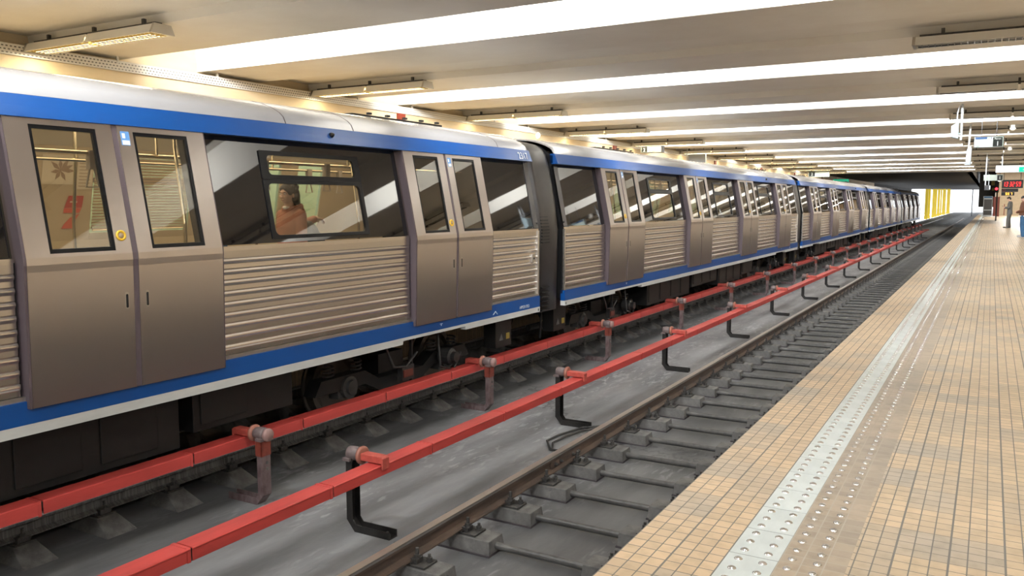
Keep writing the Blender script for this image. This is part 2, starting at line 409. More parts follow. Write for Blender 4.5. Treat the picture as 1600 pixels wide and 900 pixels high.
# ------------------------------------------------------------------ camera
f, vx, vy = 1300.0, 749.0, 134.0
pit = math.atan2(vy, f); yaw = math.atan2(vx, math.hypot(f, vy))
Fw = Vector((-math.sin(yaw) * math.cos(pit), math.cos(yaw) * math.cos(pit), -math.sin(pit)))
Rt = Vector((math.cos(yaw), math.sin(yaw), 0)); Up = Rt.cross(Fw)
cam = bpy.data.objects.new('camera', bpy.data.cameras.new('camera'))
cam.matrix_world = Matrix(((Rt.x, Up.x, -Fw.x, 0), (Rt.y, Up.y, -Fw.y, 0), (Rt.z, Up.z, -Fw.z, H), (0, 0, 0, 1)))
cam.data.sensor_width = 36; cam.data.lens = f / 1600 * 36; cam.data.clip_end = 800; cam.data.clip_start = .05
COL.objects.link(cam); scene.camera = cam

# ------------------------------------------------------------------ levels
GZ = -2.80          # track bed
RZ = -2.50          # rail top
PZ = -1.45          # platform
CZ = 2.10           # underside of the ceiling beams
RN = -3.66          # near track, left rail
RF = -6.58          # far track, right rail
GAUGE = 1.50
YB, YE = -10.0, 108.0

# ------------------------------------------------------------------ the hall
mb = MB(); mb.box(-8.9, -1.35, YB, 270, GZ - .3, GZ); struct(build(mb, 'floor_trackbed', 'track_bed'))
mb = MB(); mb.box(-1.274, 5.5, YB, YE + 14, PZ - .35, PZ - .004); mb.m(1).box(-1.255, 5.5, YB, YE + 14, GZ - .3, PZ - .35)
# tiled surfaces: edge band, bed for the plates, strip for the studs, main field
mb.m(2).box(-1.277, -.875, YB, YE + 14, PZ - .1, PZ); mb.m(0).box(-.875, -.675, YB, YE + 14, PZ - .1, PZ - .0002)
mb.m(4).box(-.675, -.425, YB, YE + 14, PZ - .1, PZ); mb.m(3).box(-.425, 5.5, YB, YE + 14, PZ - .1, PZ)
struct(build(mb, 'floor', ['platform_side', 'platform_side', 'edge_tiles', 'platform_tiles', 'stud_strip_tiles']))
mb = MB(); mb.box(-11.3, -8.92, YB, 100, GZ - .3, PZ); struct(build(mb, 'floor_opposite', 'platform_tiles'))
# ceiling: beams across the hall with deep light coves between them
P0, PP = 9.4, 5.3
prof = []
ks = range(-3, 11)
for k in ks:
    e = P0 + PP * k
    prof += [(e, CZ + .62), (e + .03, CZ), (e + 1.35, CZ), (e + 1.37, CZ + .11), (e + 2.58, CZ + .11), (e + 2.6, CZ), (e + 3.95, CZ), (e + 3.97, CZ + .62)]
yc0, yc1 = prof[0][0], prof[-1][0]
mb = MB(); mb.prism(prof + [(yc1, CZ + .9), (yc0, CZ + .9)], -11.3, 5.6, 'x'); ceil = struct(build(mb, 'ceiling', 'ceiling_paint'))
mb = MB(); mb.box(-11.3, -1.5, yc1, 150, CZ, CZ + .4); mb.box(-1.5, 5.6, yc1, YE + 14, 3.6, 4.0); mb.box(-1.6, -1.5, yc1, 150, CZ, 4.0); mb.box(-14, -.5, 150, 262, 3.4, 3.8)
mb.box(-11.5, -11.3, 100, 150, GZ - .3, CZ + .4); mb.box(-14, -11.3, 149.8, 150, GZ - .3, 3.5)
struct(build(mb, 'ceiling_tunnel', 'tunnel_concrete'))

mb = MB(); mb.box(-11.5, -11.3, YB, 100, GZ - .3, CZ + .9); mb.box(-11.3, -11.105, YB, 69, 1.35, 1.893); struct(build(mb, 'wall_left', 'fascia_beige'))
mb = MB(); mb.box(5.5, 5.7, YB, YE + 14, GZ - .3, CZ + 2); struct(build(mb, 'wall_right', 'wall_beige'))
mb = MB(); mb.box(-11.5, 5.7, YB - .2, YB, GZ - .3, CZ + 1); struct(build(mb, 'wall_back', 'wall_beige'))
mb = MB(); mb.box(.35, 5.5, YE, YE + .3, PZ, 3.6); mb.m(1).box(1.25, 1.32, YE - .03, YE, PZ, -.2)
struct(build(mb, 'wall_end', ['wall_stone', 'pilaster_red']))
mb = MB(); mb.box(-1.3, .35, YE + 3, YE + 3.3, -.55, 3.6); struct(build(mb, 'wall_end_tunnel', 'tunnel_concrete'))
# dark red vertical pilaster strips on the beige fascia
for i, y in enumerate((14.55, 26.3, 38.1, 47, 56, 66)):
    mb = MB(); mb.box(-11.105, -11.06, y - .13, y + .13, 1.36, 1.89); struct(build(mb, 'trim_%d' % (i + 1), 'pilaster_red'))
# cable tray along the top of the wall
t = empty('cable_tray', (-11.05, 0, 1.9), 'long pale perforated cable tray running along the top of the beige wall', 'cable tray')
mb = MB(); mb.box(-11.09, -11.075, YB, 69, 1.915, 2.04); mb.m(1).box(-11.29, -11.07, YB, 69, 1.895, 1.915)
build(mb, 'tray_channel', ['perforated', 'lamp_white'], t)
for k in range(-2, 11):
    for off in (.25, 3.9):
        y = P0 + PP * k + off - (.0 if off < 1 else .15)
        mb = MB(); mb.box(-11.10, -11.07, y - .015, y + .015, 2.0, CZ + .05); build(mb, 'tray_hanger', 'lamp_white', t)
mb = MB(); mb.box(-11.105, -11.093, YB, 69, 1.335, 1.35)
struct(build(mb, 'trim_20', 'fascia_beige'))

def area(name, loc, rot, sx, sy, power, col):
    d = bpy.data.lights.new(name, 'AREA'); d.shape = 'RECTANGLE'; d.size = sx; d.size_y = sy; d.energy = power; d.color = col
    o = bpy.data.objects.new(name, d); o.location = Vector(loc) + Vector((0, 0, H)); o.rotation_euler = rot; COL.objects.link(o); return o
# light fittings hung under the beams
def louvre_light(x0, x1, y, lit, label, group):
    z = CZ - .145
    r = empty('louvre_light', ((x0 + x1) / 2, y, CZ - .02), label, 'ceiling light', group)
    xm = (x0 + x1) / 2
    mb = MB(); mb.box(x0 + .04, x1 - .04, y - .05, y + .05, CZ - .035, CZ - .005)
    for xx in (x0 + .3, xm, x1 - .3): mb.box(xx - .02, xx + .02, y - .02, y + .02, CZ - .05, CZ + .06)
    build(mb, 'mounting_rail', 'pipe_grey', r)
    for a, b2 in ((x0, xm - .02), (xm + .02, x1)):
        mb = MB()
        mb.prism([(y - .16, z), (y - .11, z + .105), (y + .11, z + .105), (y + .16, z), (y + .135, z), (y + .12, z + .07), (y - .12, z + .07), (y - .135, z)], a, b2, 'x')
        h = build(mb, 'housing', 'lamp_white', r)
        mb = MB()
        n = max(6, int((b2 - a) / .07))
        for i in range(1, n): xx = a + (b2 - a) * i / n; mb.box(xx - .004, xx + .004, y - .12, y + .12, z - .004, z + .045)
        for yy in (-.06, .0, .06): mb.box(a + .02, b2 - .02, y + yy - .004, y + yy + .004, z - .006, z + .045)
        mb.m(1).box(a + .02, b2 - .02, y - .115, y + .115, z + .05, z + .062)
        build(mb, 'louvre', ['louvre' if lit else 'louvre_cold', 'louvre_lit' if lit else 'louvre_cold'], h)
    for xx in (x0 - .035, x1 + .0):
        mb = MB(); mb.prism([(y - .165, z - .004), (y - .115, z + .11), (y + .115, z + .11), (y + .165, z - .004)], xx, xx + .035, 'x'); build(mb, 'end_cap', 'lamp_metal', r)
    return r
nl = 0
for k in range(-1, 11):
    y = 6.62 + PP * k
    if y > 4:
        area('louvre_lamp', (-9.77, y, CZ - .15), (0, 0, 0), 2.3, .2, 48, (1, .87, .62))
        louvre_light(-11.02, -8.52, y, True, 'pale twin louvre ceiling light over the far platform, %s along from the camera' % ordinal(nl), 'louvre lights over the far platform'); nl += 1
nr = 0
for k in range(0, 11):
    y = 6.62 + PP * k
    louvre_light(-.93, 1.57, y, False, 'unlit louvre ceiling light above the near platform, %s along from the camera' % ordinal(nr), 'louvre lights over the near platform'); nr += 1

# tubes in the light coves (real lamps of the hall)
COVE_W = 118
for k in range(-3, 10):
    d = P0 + PP * k + 3.97
    for x in (-9.5, -5.2, -.9, 3.4):
        area('cove_lamp', (x, d + .16, CZ + .26), (math.radians(75), 0, 0), 1.3, .22, COVE_W, (.955, .98, 1))

for y in (84, 93, 102): area('end_wall_fill', (2.4, y, 3.45), (0, 0, 0), 3, .3, 680, (1, .95, .86))  # unseen fill lights, added to brighten the end wall

# ------------------------------------------------------------------ rails and sleepers
def rail_prof(x, w=.07):
    b, h, hh = .066, .15, .043
    z0 = RZ - h
    return [(x - b, z0), (x + b, z0), (x + b, z0 + .011), (x + .012, z0 + .030), (x + .010, RZ - hh - .012), (x + w / 2, RZ - hh), (x + w / 2, RZ - .008), (x + w / 2 - .008, RZ),
            (x - w / 2 + .008, RZ), (x - w / 2, RZ - .008), (x - w / 2, RZ - hh), (x - .010, RZ - hh - .012), (x - .012, z0 + .030), (x - b, z0 + .011)]
def rail(x, label, side='rail_side', y1=150):
    mb = MB(); mb.m(1).prism(rail_prof(x), YB, y1)
    # worn running band on top
    mb.m(0).box(x - .0345, x + .0345, YB, y1, RZ - .004, RZ + .0012); mb.box(x + .034, x + .0357, YB, y1, RZ - .024, RZ - .007); mb.box(x - .0357, x - .034, YB, y1, RZ - .024, RZ - .007)
    return tag(build(mb, 'running_rail', ['rail_head', side], None, (x, 0, RZ - .15)), label, 'rail', 'running rails')
r1 = rail(RN, 'long rusty steel rail of the empty near track with shiny top')
rail(RN + GAUGE, 'rail of the near track running hidden close under the platform edge', y1=150)
rail(RF, 'streaky grey rail under the far red rail cover beside the train wheels', 'rail_side_grey')
rail(RF - GAUGE, 'rail of the far track hidden beneath the train', 'rail_side_grey')
# joint in the near rail with its fishplate
jy = 7.45
mb = MB(); mb.box(RN + .012, RN + .034, jy - .33, jy + .33, RZ - .125, RZ - .05)
fp = build(mb, 'fishplate', 'rail_side', r1, (RN + .02, jy, RZ - .09), .004)
for dy in (-.26, -.14, .14, .26):
    mb = MB(); mb.lathe((RN + .034, jy + dy, RZ - .088), (1, 0, 0), [(0, .024), (.006, .024), (.006, .017), (.022, .017), (.022, .010), (.034, .010)], 6); build(mb, 'bolt', 'bolt_steel', fp)
for dx, dy, lab in ((0, 0, 'outer'), (.05, -.06, 'inner')):
    mb = MB(); x = RN - .05 - dx
    q = .10 if dx else 0
    mb.tube([(RN - .035, jy + .55 + .05, RZ - .1), (-3.95, jy + .55 + .10, GZ + .05), (-4.16 - q * .3, jy + .55 + .18, GZ + .018), (-4.28 - q, jy + .55 + .42 + q * .5, GZ + .018), (-4.27 - q, jy + .55 + .75, GZ + .018), (-4.19 - q * .7, jy + .55 + 1.10 + q, GZ + .018), (-4.0, jy + .55 + 1.30 + q, GZ + .03), (RN - .035, jy + .55 + 1.42 + q, RZ - .11)], .013, 8)
    tag(build(mb, 'bonding_cable', 'cable', None, (x, jy, GZ)), '%s thin black cable looped on the concrete beside the near rail joint' % lab, 'cable')

def clip(mb_plate, x, y, s):   # base plate, clip and studs on one side of the rail
    mb_plate.box(x + s * .075, x + s * .20, y - .085, y + .085, GZ + .12, GZ + .138)
    mb_plate.box(x + s * .055, x + s * .115, y - .06, y + .02, GZ + .138, GZ + .175)
def bolts(mb, x, y, s):
    mb.lathe((x + s * .10, y - .035, GZ + .17), (0, 0, 1), [(0, .030), (.012, .030), (.012, .024), (.036, .024), (.036, .014), (.085, .014)], 6)
    mb.lathe((x + s * .165, y + .03, GZ + .138), (0, 0, 1), [(0, .028), (.010, .028), (.010, .022), (.034, .022), (.034, .012), (.058, .012)], 6)
def block_near(mb, x0, x1, y):
    mb.frustum((x0 - .015, x1 + .015, y - .125, y + .125, GZ - .02), (x0, x1, y - .108, y + .108, GZ + .12))
def sleeper_near(y, label, group, detail):
    xr = RN + GAUGE
    r = None
    if detail:
        r = empty('twin_block_sleeper', ((RN + xr) / 2, y, GZ), label, 'sleeper', group)
        for x, s in ((RN, 1), (xr, -1)):
            mb = MB(); a, b2 = sorted((x - s * .28, x + s * .34)); block_near(mb, a, b2, y); mb.m(1).box(a - .02, b2 + .02, y - .135, y + .135, GZ - .01, GZ + .012)
            build(mb, 'concrete_block', ['concrete_block', 'rubber'], r, None, .006)
            mb = MB(); clip(mb, x, y, s); clip(mb, x, y, -s); mb.box(x - .07, x + .07, y - .08, y + .08, GZ + .12, GZ + .149); c = build(mb, 'rail_clip', 'bolt_steel', r, (x, y, GZ + .12), .003)
            for q in (s, -s):
                mb = MB(); bolts(mb, x, y, q); build(mb, 'bolt', 'bolt_steel', c)
        mb = MB(); mb.cyl((RN + .33, y, GZ + .055), (xr - .33, y, GZ + .055), .030, 14); build(mb, 'tie_bar', 'pipe_grey', r)
    else:
        mb = MB()
        for x, s in ((RN, 1), (xr, -1)):
            a, b2 = sorted((x - s * .28, x + s * .34)); mb.m(0); block_near(mb, a, b2, y)
            mb.m(1); clip(mb, x, y, s); bolts(mb, x, y, s); mb.box(x - .07, x + .07, y - .08, y + .08, GZ + .12, GZ + .149)
        mb.m(2).cyl((RN + .33, y, GZ + .055), (xr - .33, y, GZ + .055), .030, 10)
        r = build(mb, 'twin_block_sleeper', ['concrete_block', 'bolt_steel', 'pipe_grey'], None, ((RN + xr) / 2, y, GZ)); tag(r, label, 'sleeper', group)
    return r
def pyramid(mb, y):
    x = RF
    mb.frustum((x - .30, x + .36, y - .15, y + .15, GZ - .02), (x - .14, x + .115, y - .095, y + .095, GZ + .12))
def sleeper_far(y, label, group, detail):
    xl = RF - GAUGE
    if detail:
        r = empty('ramp_block_sleeper', ((RF + xl) / 2, y, GZ), label, 'sleeper', group)
        mb = MB(); pyramid(mb, y); build(mb, 'concrete_block', 'concrete_block', r, None, .008)
        mb = MB(); mb.frustum((xl - .36, xl + .30, y - .15, y + .15, GZ - .02), (xl - .115, xl + .14, y - .095, y + .095, GZ + .12)); build(mb, 'concrete_block', 'concrete_block', r, None, .008)
        mb = MB(); mb.box(RF - .12, RF + .12, y - .085, y + .085, GZ + .12, GZ + .136); mb.box(RF - .07, RF + .07, y - .08, y + .08, GZ + .136, GZ + .149); mb.box(RF + .05, RF + .105, y - .05, y + .05, GZ + .136, GZ + .18)
        c = build(mb, 'rail_clip', 'bolt_steel', r, (RF, y, GZ + .12), .003)
        mb = MB(); mb.lathe((RF + .085, y, GZ + .17), (0, 0, 1), [(0, .028), (.012, .028), (.012, .022), (.036, .022), (.036, .013), (.075, .013)], 6); build(mb, 'bolt', 'bolt_steel', c)
        mb = MB(); mb.cyl((RF - .30, y, GZ + .05), (xl + .30, y, GZ + .05), .03, 10); build(mb, 'tie_bar', 'pipe_grey', r)
    else:
        mb = MB(); pyramid(mb, y); mb.frustum((xl - .36, xl + .30, y - .15, y + .15, GZ - .02), (xl - .115, xl + .14, y - .095, y + .095, GZ + .12))
        mb.m(1).box(RF - .12, RF + .12, y - .085, y + .085, GZ + .12, GZ + .149); mb.box(RF + .05, RF + .105, y - .05, y + .05, GZ + .136, GZ + .22)
        mb.m(2).cyl((RF - .30, y, GZ + .05), (xl + .30, y, GZ + .05), .03, 8)
        r = build(mb, 'ramp_block_sleeper', ['concrete_block', 'bolt_steel', 'pipe_grey'], None, ((RF + xl) / 2, y, GZ)); tag(r, label, 'sleeper', group)
    return r
gN, gF = 'sleepers of the near track', 'sleepers of the far track'
lN = 'grey twin-block concrete sleeper with pipe tie bar on the near track, %s from the camera'
lF = 'grey sleeper with ramp-ended block under the far rail, %s from the camera'
NS = 84
protoN = None
for i in range(NS + 60):
    y = 4.14 + .693 * i + (-.693 if i == 0 else 0) * 0
    lab = (lN % ordinal(i)) if i < NS else 'tiny distant concrete sleeper of the near track towards the tunnel mouth'
    grp = gN if i < NS else gN + ' in the distance'
    if i == 0: protoN = sleeper_near(y, lab, grp, True); pN0 = y
    elif i < 22: c = copy_tree(protoN, (0, y - pN0, 0)); c['label'] = lab
    elif i == 22: protoN2 = sleeper_near(y, lab, grp, False); pN1 = y
    else: c = copy_tree(protoN2, (0, y - pN1, 0), None, {}); c['label'] = lab; c['group'] = grp
for i in range(NS + 20):
    y = 3.57 + .70 * i
    lab = (lF % ordinal(i)) if i < 60 else 'tiny distant ramp-ended sleeper of the far track beside the train'
    grp = gF if i < 60 else gF + ' in the distance'
    if i == 0: protoF = sleeper_far(y, lab, grp, True); pF0 = y
    elif i < 16: c = copy_tree(protoF, (0, y - pF0, 0)); c['label'] = lab
    elif i == 16: protoF2 = sleeper_far(y, lab, grp, False); pF1 = y
    else: c = copy_tree(protoF2, (0, y - pF1, 0), None, {}); c['label'] = lab; c['group'] = grp

# ------------------------------------------------------------------ third rails
# near one: posts on its left; the far one is the same turned round
def channel(mb, path, y, w, lip, th=.012):   # U-section following a path in x,z, open to the right/top
    pts = [Vector(p) for p in path]
    mb.sheet(path, -th, y - w / 2, y + w / 2)
    for s in (-1, 1):
        ya, yb = y + s * (w / 2 - .008), y + s * w / 2
        n = len(path); off = []
        for i in range(n):
            d = (Vector(path[min(n - 1, i + 1)]) - Vector(path[max(0, i - 1)])).normalized(); off.append((path[i][0] - d.y * lip, path[i][1] + d.x * lip))
        mb.prism(list(path) + off[::-1], ya, yb)
XP = -4.655          # back face of the near posts
def bracket(y, label, group, far):
    o = (-4.40, y, GZ) if not far else (-5.93, y, GZ)
    s = -1 if far else 1
    X = (lambda x: x) if not far else (lambda x: -10.355 - x)   # mirrored about the middle between the two
    r = empty('third_rail_bracket', o, label, 'bracket', group)
    path = [(-4.645, -2.165), (-4.645, GZ + .10), (-4.57, GZ + .012), (-4.20, GZ + .012)]
    path = [(X(a), b) for a, b in path]
    mb = MB()
    w, lip = .105, .052
    if far: path = path[::-1]
    channel(mb, path, y, w, lip)
    post = build(mb, 'post', 'post_black' if not far else 'post_rust', r)
    mb = MB(); mb.lathe((X(-4.26), y, GZ + .012), (0, 0, 1), [(0, .022), (.012, .022), (.012, .012), (.035, .012)], 6); build(mb, 'anchor_bolt', 'bolt_steel', post)
    if far:
        mb = MB(); mb.m(0, True).lathe((X(-4.675), y, -2.13), (-s, 0, 0), [(-.01, .05), (0, .060), (.012, .062), (.03, .058), (.034, .0)], 22); build(mb, 'end_disc', 'flange_pink', r)
        mb = MB(); mb.box(X(-4.662), X(-4.645), y - .057, y + .057, -2.33, -2.165); mb.box(X(-4.662), X(-4.58), y - .057, y - .048, -2.33, -2.165); build(mb, 'post_cap', 'rust_red', post)
        for dz in (-.40, -.455):
            mb = MB(); mb.lathe((X(-4.645), y + .01, -2.0 + dz + .0), (1, 0, 0), [(0, .018), (.012, .018), (.012, .012), (.026, .012)], 6); build(mb, 'bolt', 'steel_grey', post)
    mb = MB(); mb.m(0, True).lathe((X(-4.66), y, -2.128), (s, 0, 0), [(0, .052), (.015, .060), (.05, .063), (.10, .056), (.125, .05)], 22)
    mb.m(0, False).box(X(-4.675), X(-4.60), y - .075, y + .075, -2.185, -2.160)
    ins = build(mb, 'insulator', 'insulator', r)
    mb = MB(); mb.m(0, True).lathe((X(-4.535), y, -2.132), (s, 0, 0), [(0, .072), (.012, .078), (.028, .078), (.036, .06)], 24); build(mb, 'flange', 'flange_orange', r, None, 0)
    mb = MB()
    mb.prism([(X(-4.51), -2.166), (X(-4.51), -2.104), (X(-4.285), -2.104), (X(-4.264), -2.118), (X(-4.264), -2.215), (X(-4.281), -2.215), (X(-4.283), -2.166)], y - .045, y + .045)
    build(mb, 'hook_clamp', 'red_hook', r, None, .006)
    return r
def cover(y0, y1, label, group, far):
    X = (lambda x: x) if not far else (lambda x: -10.365 - x)
    r = empty('third_rail_cover', (X(-4.364), (y0 + y1) / 2, -2.22), label, 'rail cover', group)
    mb = MB(); g = .0075
    xs = [(-4.443, -2.280), (-4.443, -2.182), (-4.436, -2.176), (-4.288, -2.176), (-4.2815, -2.182), (-4.2815, -2.190), (-4.2875, -2.192), (-4.2875, -2.268), (-4.292, -2.268), (-4.292, -2.186), (-4.437, -2.186), (-4.437, -2.280)]
    mb.prism([(X(a), b) for a, b in xs], y0 + g, y1 - g)
    build(mb, 'cover_channel', 'red_cover', r, None, .003)
    mb = MB(); mb.prism([(X(a), b) for a, b in [(-4.445, -2.2895), (-4.4425, -2.174), (-4.291, -2.1735), (-4.2835, -2.181), (-4.2835, -2.270), (-4.286, -2.270), (-4.286, -2.183), (-4.292, -2.176), (-4.44, -2.176)]], y1 - .035, y1 - .0075)
    build(mb, 'end_lip', 'red_cover', r)
    return r
def conductor(x, y1, label):
    mb = MB(); mb.prism([(x - .04, -2.285), (x + .04, -2.285), (x + .04, -2.27), (x + .01, -2.255), (x + .01, -2.21), (x + .035, -2.20), (x - .035, -2.20), (x - .01, -2.21), (x - .01, -2.255), (x - .04, -2.27)], YB, y1)
    tag(build(mb, 'conductor_rail', 'steel_grey', None, (x, 0, -2.285)), label, 'rail')
conductor(-4.365, 75, 'grey conductor rail sheltered inside the near red cover')
conductor(-6.00, 92, 'grey conductor rail sheltered inside the far red cover')
bases = {}
def series(kind, i, far, y0, y1, label, group):
    key = (kind, far)
    if key not in bases:
        o = bracket(y0, label, group, far) if kind == 'b' else cover(y0, y1, label, group, far)
        bases[key] = (o, (y0 if kind == 'b' else (y0 + y1) / 2), y1 - y0, KM(o)); return o
    o, yb, ln, km = bases[key]
    c = copy_tree(o, (0, (y0 if kind == 'b' else (y0 + y1) / 2) - yb, 0), None, km); c['label'] = label; c['group'] = group
    if kind == 'c':
        for ch in kids(c):
            pass
    return c
def KM(o):
    km = {}
    def rec(p):
        for c in kids(p): km.setdefault(p.name, []).append(c); rec(c)
    rec(o); return km
nb = 0
for far, y0, step, n in ((False, 5.33, 3.95, 18), (True, 5.37, 4.02, 22)):
    nm = 'far' if far else 'near'
    nc = 0
    for k in range(-1, n):
        y = y0 + step * k
        if k >= 0:
            lab = ('black angled post and clamp holding the near red rail cover, %s from the camera' if not far else 'rusty red-brown post and insulator holding the far red rail cover, %s from the camera') % ordinal(k)
            series('b', k, far, y, y, lab, nm + ' third rail brackets')
        for a, b2 in ((-.62, -.62 + step / 3), (-.62 + step / 3, -.62 + step * 2 / 3), (-.62 + step * 2 / 3, step - .62)):
            lab = 'red box-section cover length on the %s third rail, %s from the camera' % (nm, ordinal(nc))
            if y + b2 > (2.2 if not far else 2.4):
                o = series('c', nc, far, y + a, y + b2, lab, nm + ' red third rail covers'); nc += 1

# ------------------------------------------------------------------ platform edge details
def stud_mesh(mb, x, y):
    mb.m(0, True).lathe((x, y, PZ - .002), (0, 0, 1), [(0, .0185), (.003, .0183), (.007, .0145), (.0105, .0075), (.0118, .0)], 14)
gp = 'pale stone plates with steel studs'
npl = 0
y = 3.05
proto_plate = None
while npl < 230:
    lab = 'pale stone tactile plate with six steel studs, %s from the camera' % ordinal(npl) if npl < 99 else 'small distant pale stone tactile plate far along the platform edge'
    if proto_plate is None:
        mb = MB(); mb.box(-.874, -.676, y + .0025, y + .2975, PZ - .03, PZ + .001)
        proto_plate = build(mb, 'tactile_plate', 'plate_stone', None, (-.775, y + .15, PZ), .001); tag(proto_plate, lab, 'tactile plate', gp); py0 = y
        for sx in (-.824, -.726):
            for q in range(3): mb = MB(); stud_mesh(mb, sx, y + .05 + .1 * q); build(mb, 'stud', 'stud_steel', proto_plate, (sx, y + .05 + .1 * q, PZ))
        kmP = KM(proto_plate)
        far_stud = MB()
        for sx in (-.824, -.726):
            for q in range(3): stud_mesh(far_stud, sx, y + .05 + .1 * q)
        fs = build(far_stud, 'studs', 'stud_steel', proto_plate, (-.775, y + .15, PZ)); fs['kind'] = 'stuff'; kmFar = {proto_plate.name: [fs]}
        first_far = True
    else:
        c = copy_tree(proto_plate, (0, y - py0, 0), None, kmP if npl < 50 else ({} if first_far else kmFar)); c['label'] = lab
        if npl >= 99: c['group'] = gp + ' in the distance'
        if npl == 50:
            fs.parent = c; first_far = False
    npl += 1; y += .30
mb = MB(); yy = y
while yy < YE + 10: mb.box(-.874, -.676, yy + .0025, yy + .2975, PZ - .03, PZ + .001); yy += .30
tag(build(mb, 'tactile_plates', 'plate_stone', None, (-.775, y, PZ)), 'pale line of tactile plates at the far end of the platform edge', 'tactile plates', None, 'stuff')
for col, sx in enumerate((-.631, -.533)):
    base = None
    for q in range(150):
        yy = 3.0 + .1005 * q
        lab = 'steel floor stud in the %s stud row on the brown strip' % ('outer' if col == 0 else 'inner')
        if base is None:
            mb = MB(); stud_mesh(mb, sx, yy); base = build(mb, 'floor_stud', 'stud_steel', None, (sx, yy, PZ)); tag(base, lab, 'floor stud', ('outer' if col == 0 else 'inner') + ' row of floor studs')
        else: copy_tree(base, (0, .1005 * q, 0), None, {})
    mb = MB()
    for q in range(150, 900):
        yy = 3.0 + .1005 * q; mb.m(0, False).lathe((sx, yy, PZ - .002), (0, 0, 1), [(0, .0175), (.006, .013), (.0092, .0)], 6)
    tag(build(mb, 'floor_studs', 'stud_steel', None, (sx, 18, PZ)), 'distant steel studs continuing the %s row along the platform' % ('outer' if col == 0 else 'inner'), 'floor studs', None, 'stuff')
mb = MB()
yy = 28.
while yy < 100: mb.box(1.30, 1.50, yy + .002, yy + .298, PZ - .01, PZ + .002); yy += .3
tag(build(mb, 'guide_strip', 'plate_stone', None, (1.4, 28, PZ)), 'pale guide strip in the tiled floor at the right edge, behind the standing people', 'guide strip')

# ------------------------------------------------------------------ the train
CX = -7.33; CL = 18.45; CP = 19.30; C0 = -7.45      # car middle, length, pitch, rear end of the first car
DOORS = [CL - 2.3 - 4.54 * (3 - i) for i in range(4)]
KZ = -.42                                            # height of the kink in the side
def bx(z, off=0.0):       # outer face of the body side at height z
    if z >= KZ + .03: return -5.842 - .2 * (z - KZ) + off
    if z <= KZ - .05: return -5.838 + .02 * (z - KZ) + off
    return -5.836 + off
def dpath(off, z0=-1.45, z1=.612):   # door outer face
    return [(-5.788 + off, z0), (-5.775 + off, -.95), (-5.766 + off, KZ - .07), (-5.762 + off, KZ - .02), (-5.766 + off, KZ + .03), (-5.790 + off, KZ + .15), (-5.762 - .2 * (z1 - KZ) + off, z1)]
def dx(z, off=0.0):
    p = dpath(0)
    for (xa, za), (xb, zb) in zip(p, p[1:]):
        if za <= z <= zb: return xa + (xb - xa) * (z - za) / (zb - za) + off
    return p[-1][0] + off
def mirror(x): return 2 * CX - x
def slab_up(mb, y0, y1, z0, z1, fx, th):     # piece of leaning side between two heights
    n = 3; zs = [z0 + (z1 - z0) * i / n for i in range(n + 1)]
    outer = [(fx(z), z) for z in zs]; inner = [(fx(z) - th, z) for z in zs]
    mb.prism(outer + inner[::-1], y0, y1)
def rounded(y0, y1, z0, z1, r, n=5):
    pts = []
    for cy, cz, a0 in ((y1 - r, z1 - r, 0), (y0 + r, z1 - r, 90), (y0 + r, z0 + r, 180), (y1 - r, z0 + r, 270)):
        for i in range(n + 1):
            a = math.radians(a0 + 90 * i / n); pts.append((cy + r * math.cos(a), cz + r * math.sin(a)))
    return pts
def ring_up(mb, outer, inner, fx, th):   # frame between two outlines (same number of points) on the leaning side
    n = len(outer)
    vs = [(fx(z), y, z) for y, z in outer] + [(fx(z), y, z) for y, z in inner] + [(fx(z) - th, y, z) for y, z in outer] + [(fx(z) - th, y, z) for y, z in inner]
    fs = []
    for i in range(n):
        j = (i + 1) % n
        fs += [(i, j, n + j, n + i), (2 * n + i, 3 * n + i, 3 * n + j, 2 * n + j), (i, 2 * n + i, 2 * n + j, j), (n + i, n + j, 3 * n + j, 3 * n + i)]
    mb.add(vs, fs)
def pane_up(mb, outl, fx, th):
    n = len(outl)
    vs = [(fx(z), y, z) for y, z in outl] + [(fx(z) - th, y, z) for y, z in outl]
    mb.add(vs, [tuple(range(n)), tuple(range(2 * n - 1, n - 1, -1))] + [(i, n + i, n + (i + 1) % n, (i + 1) % n) for i in range(n)])

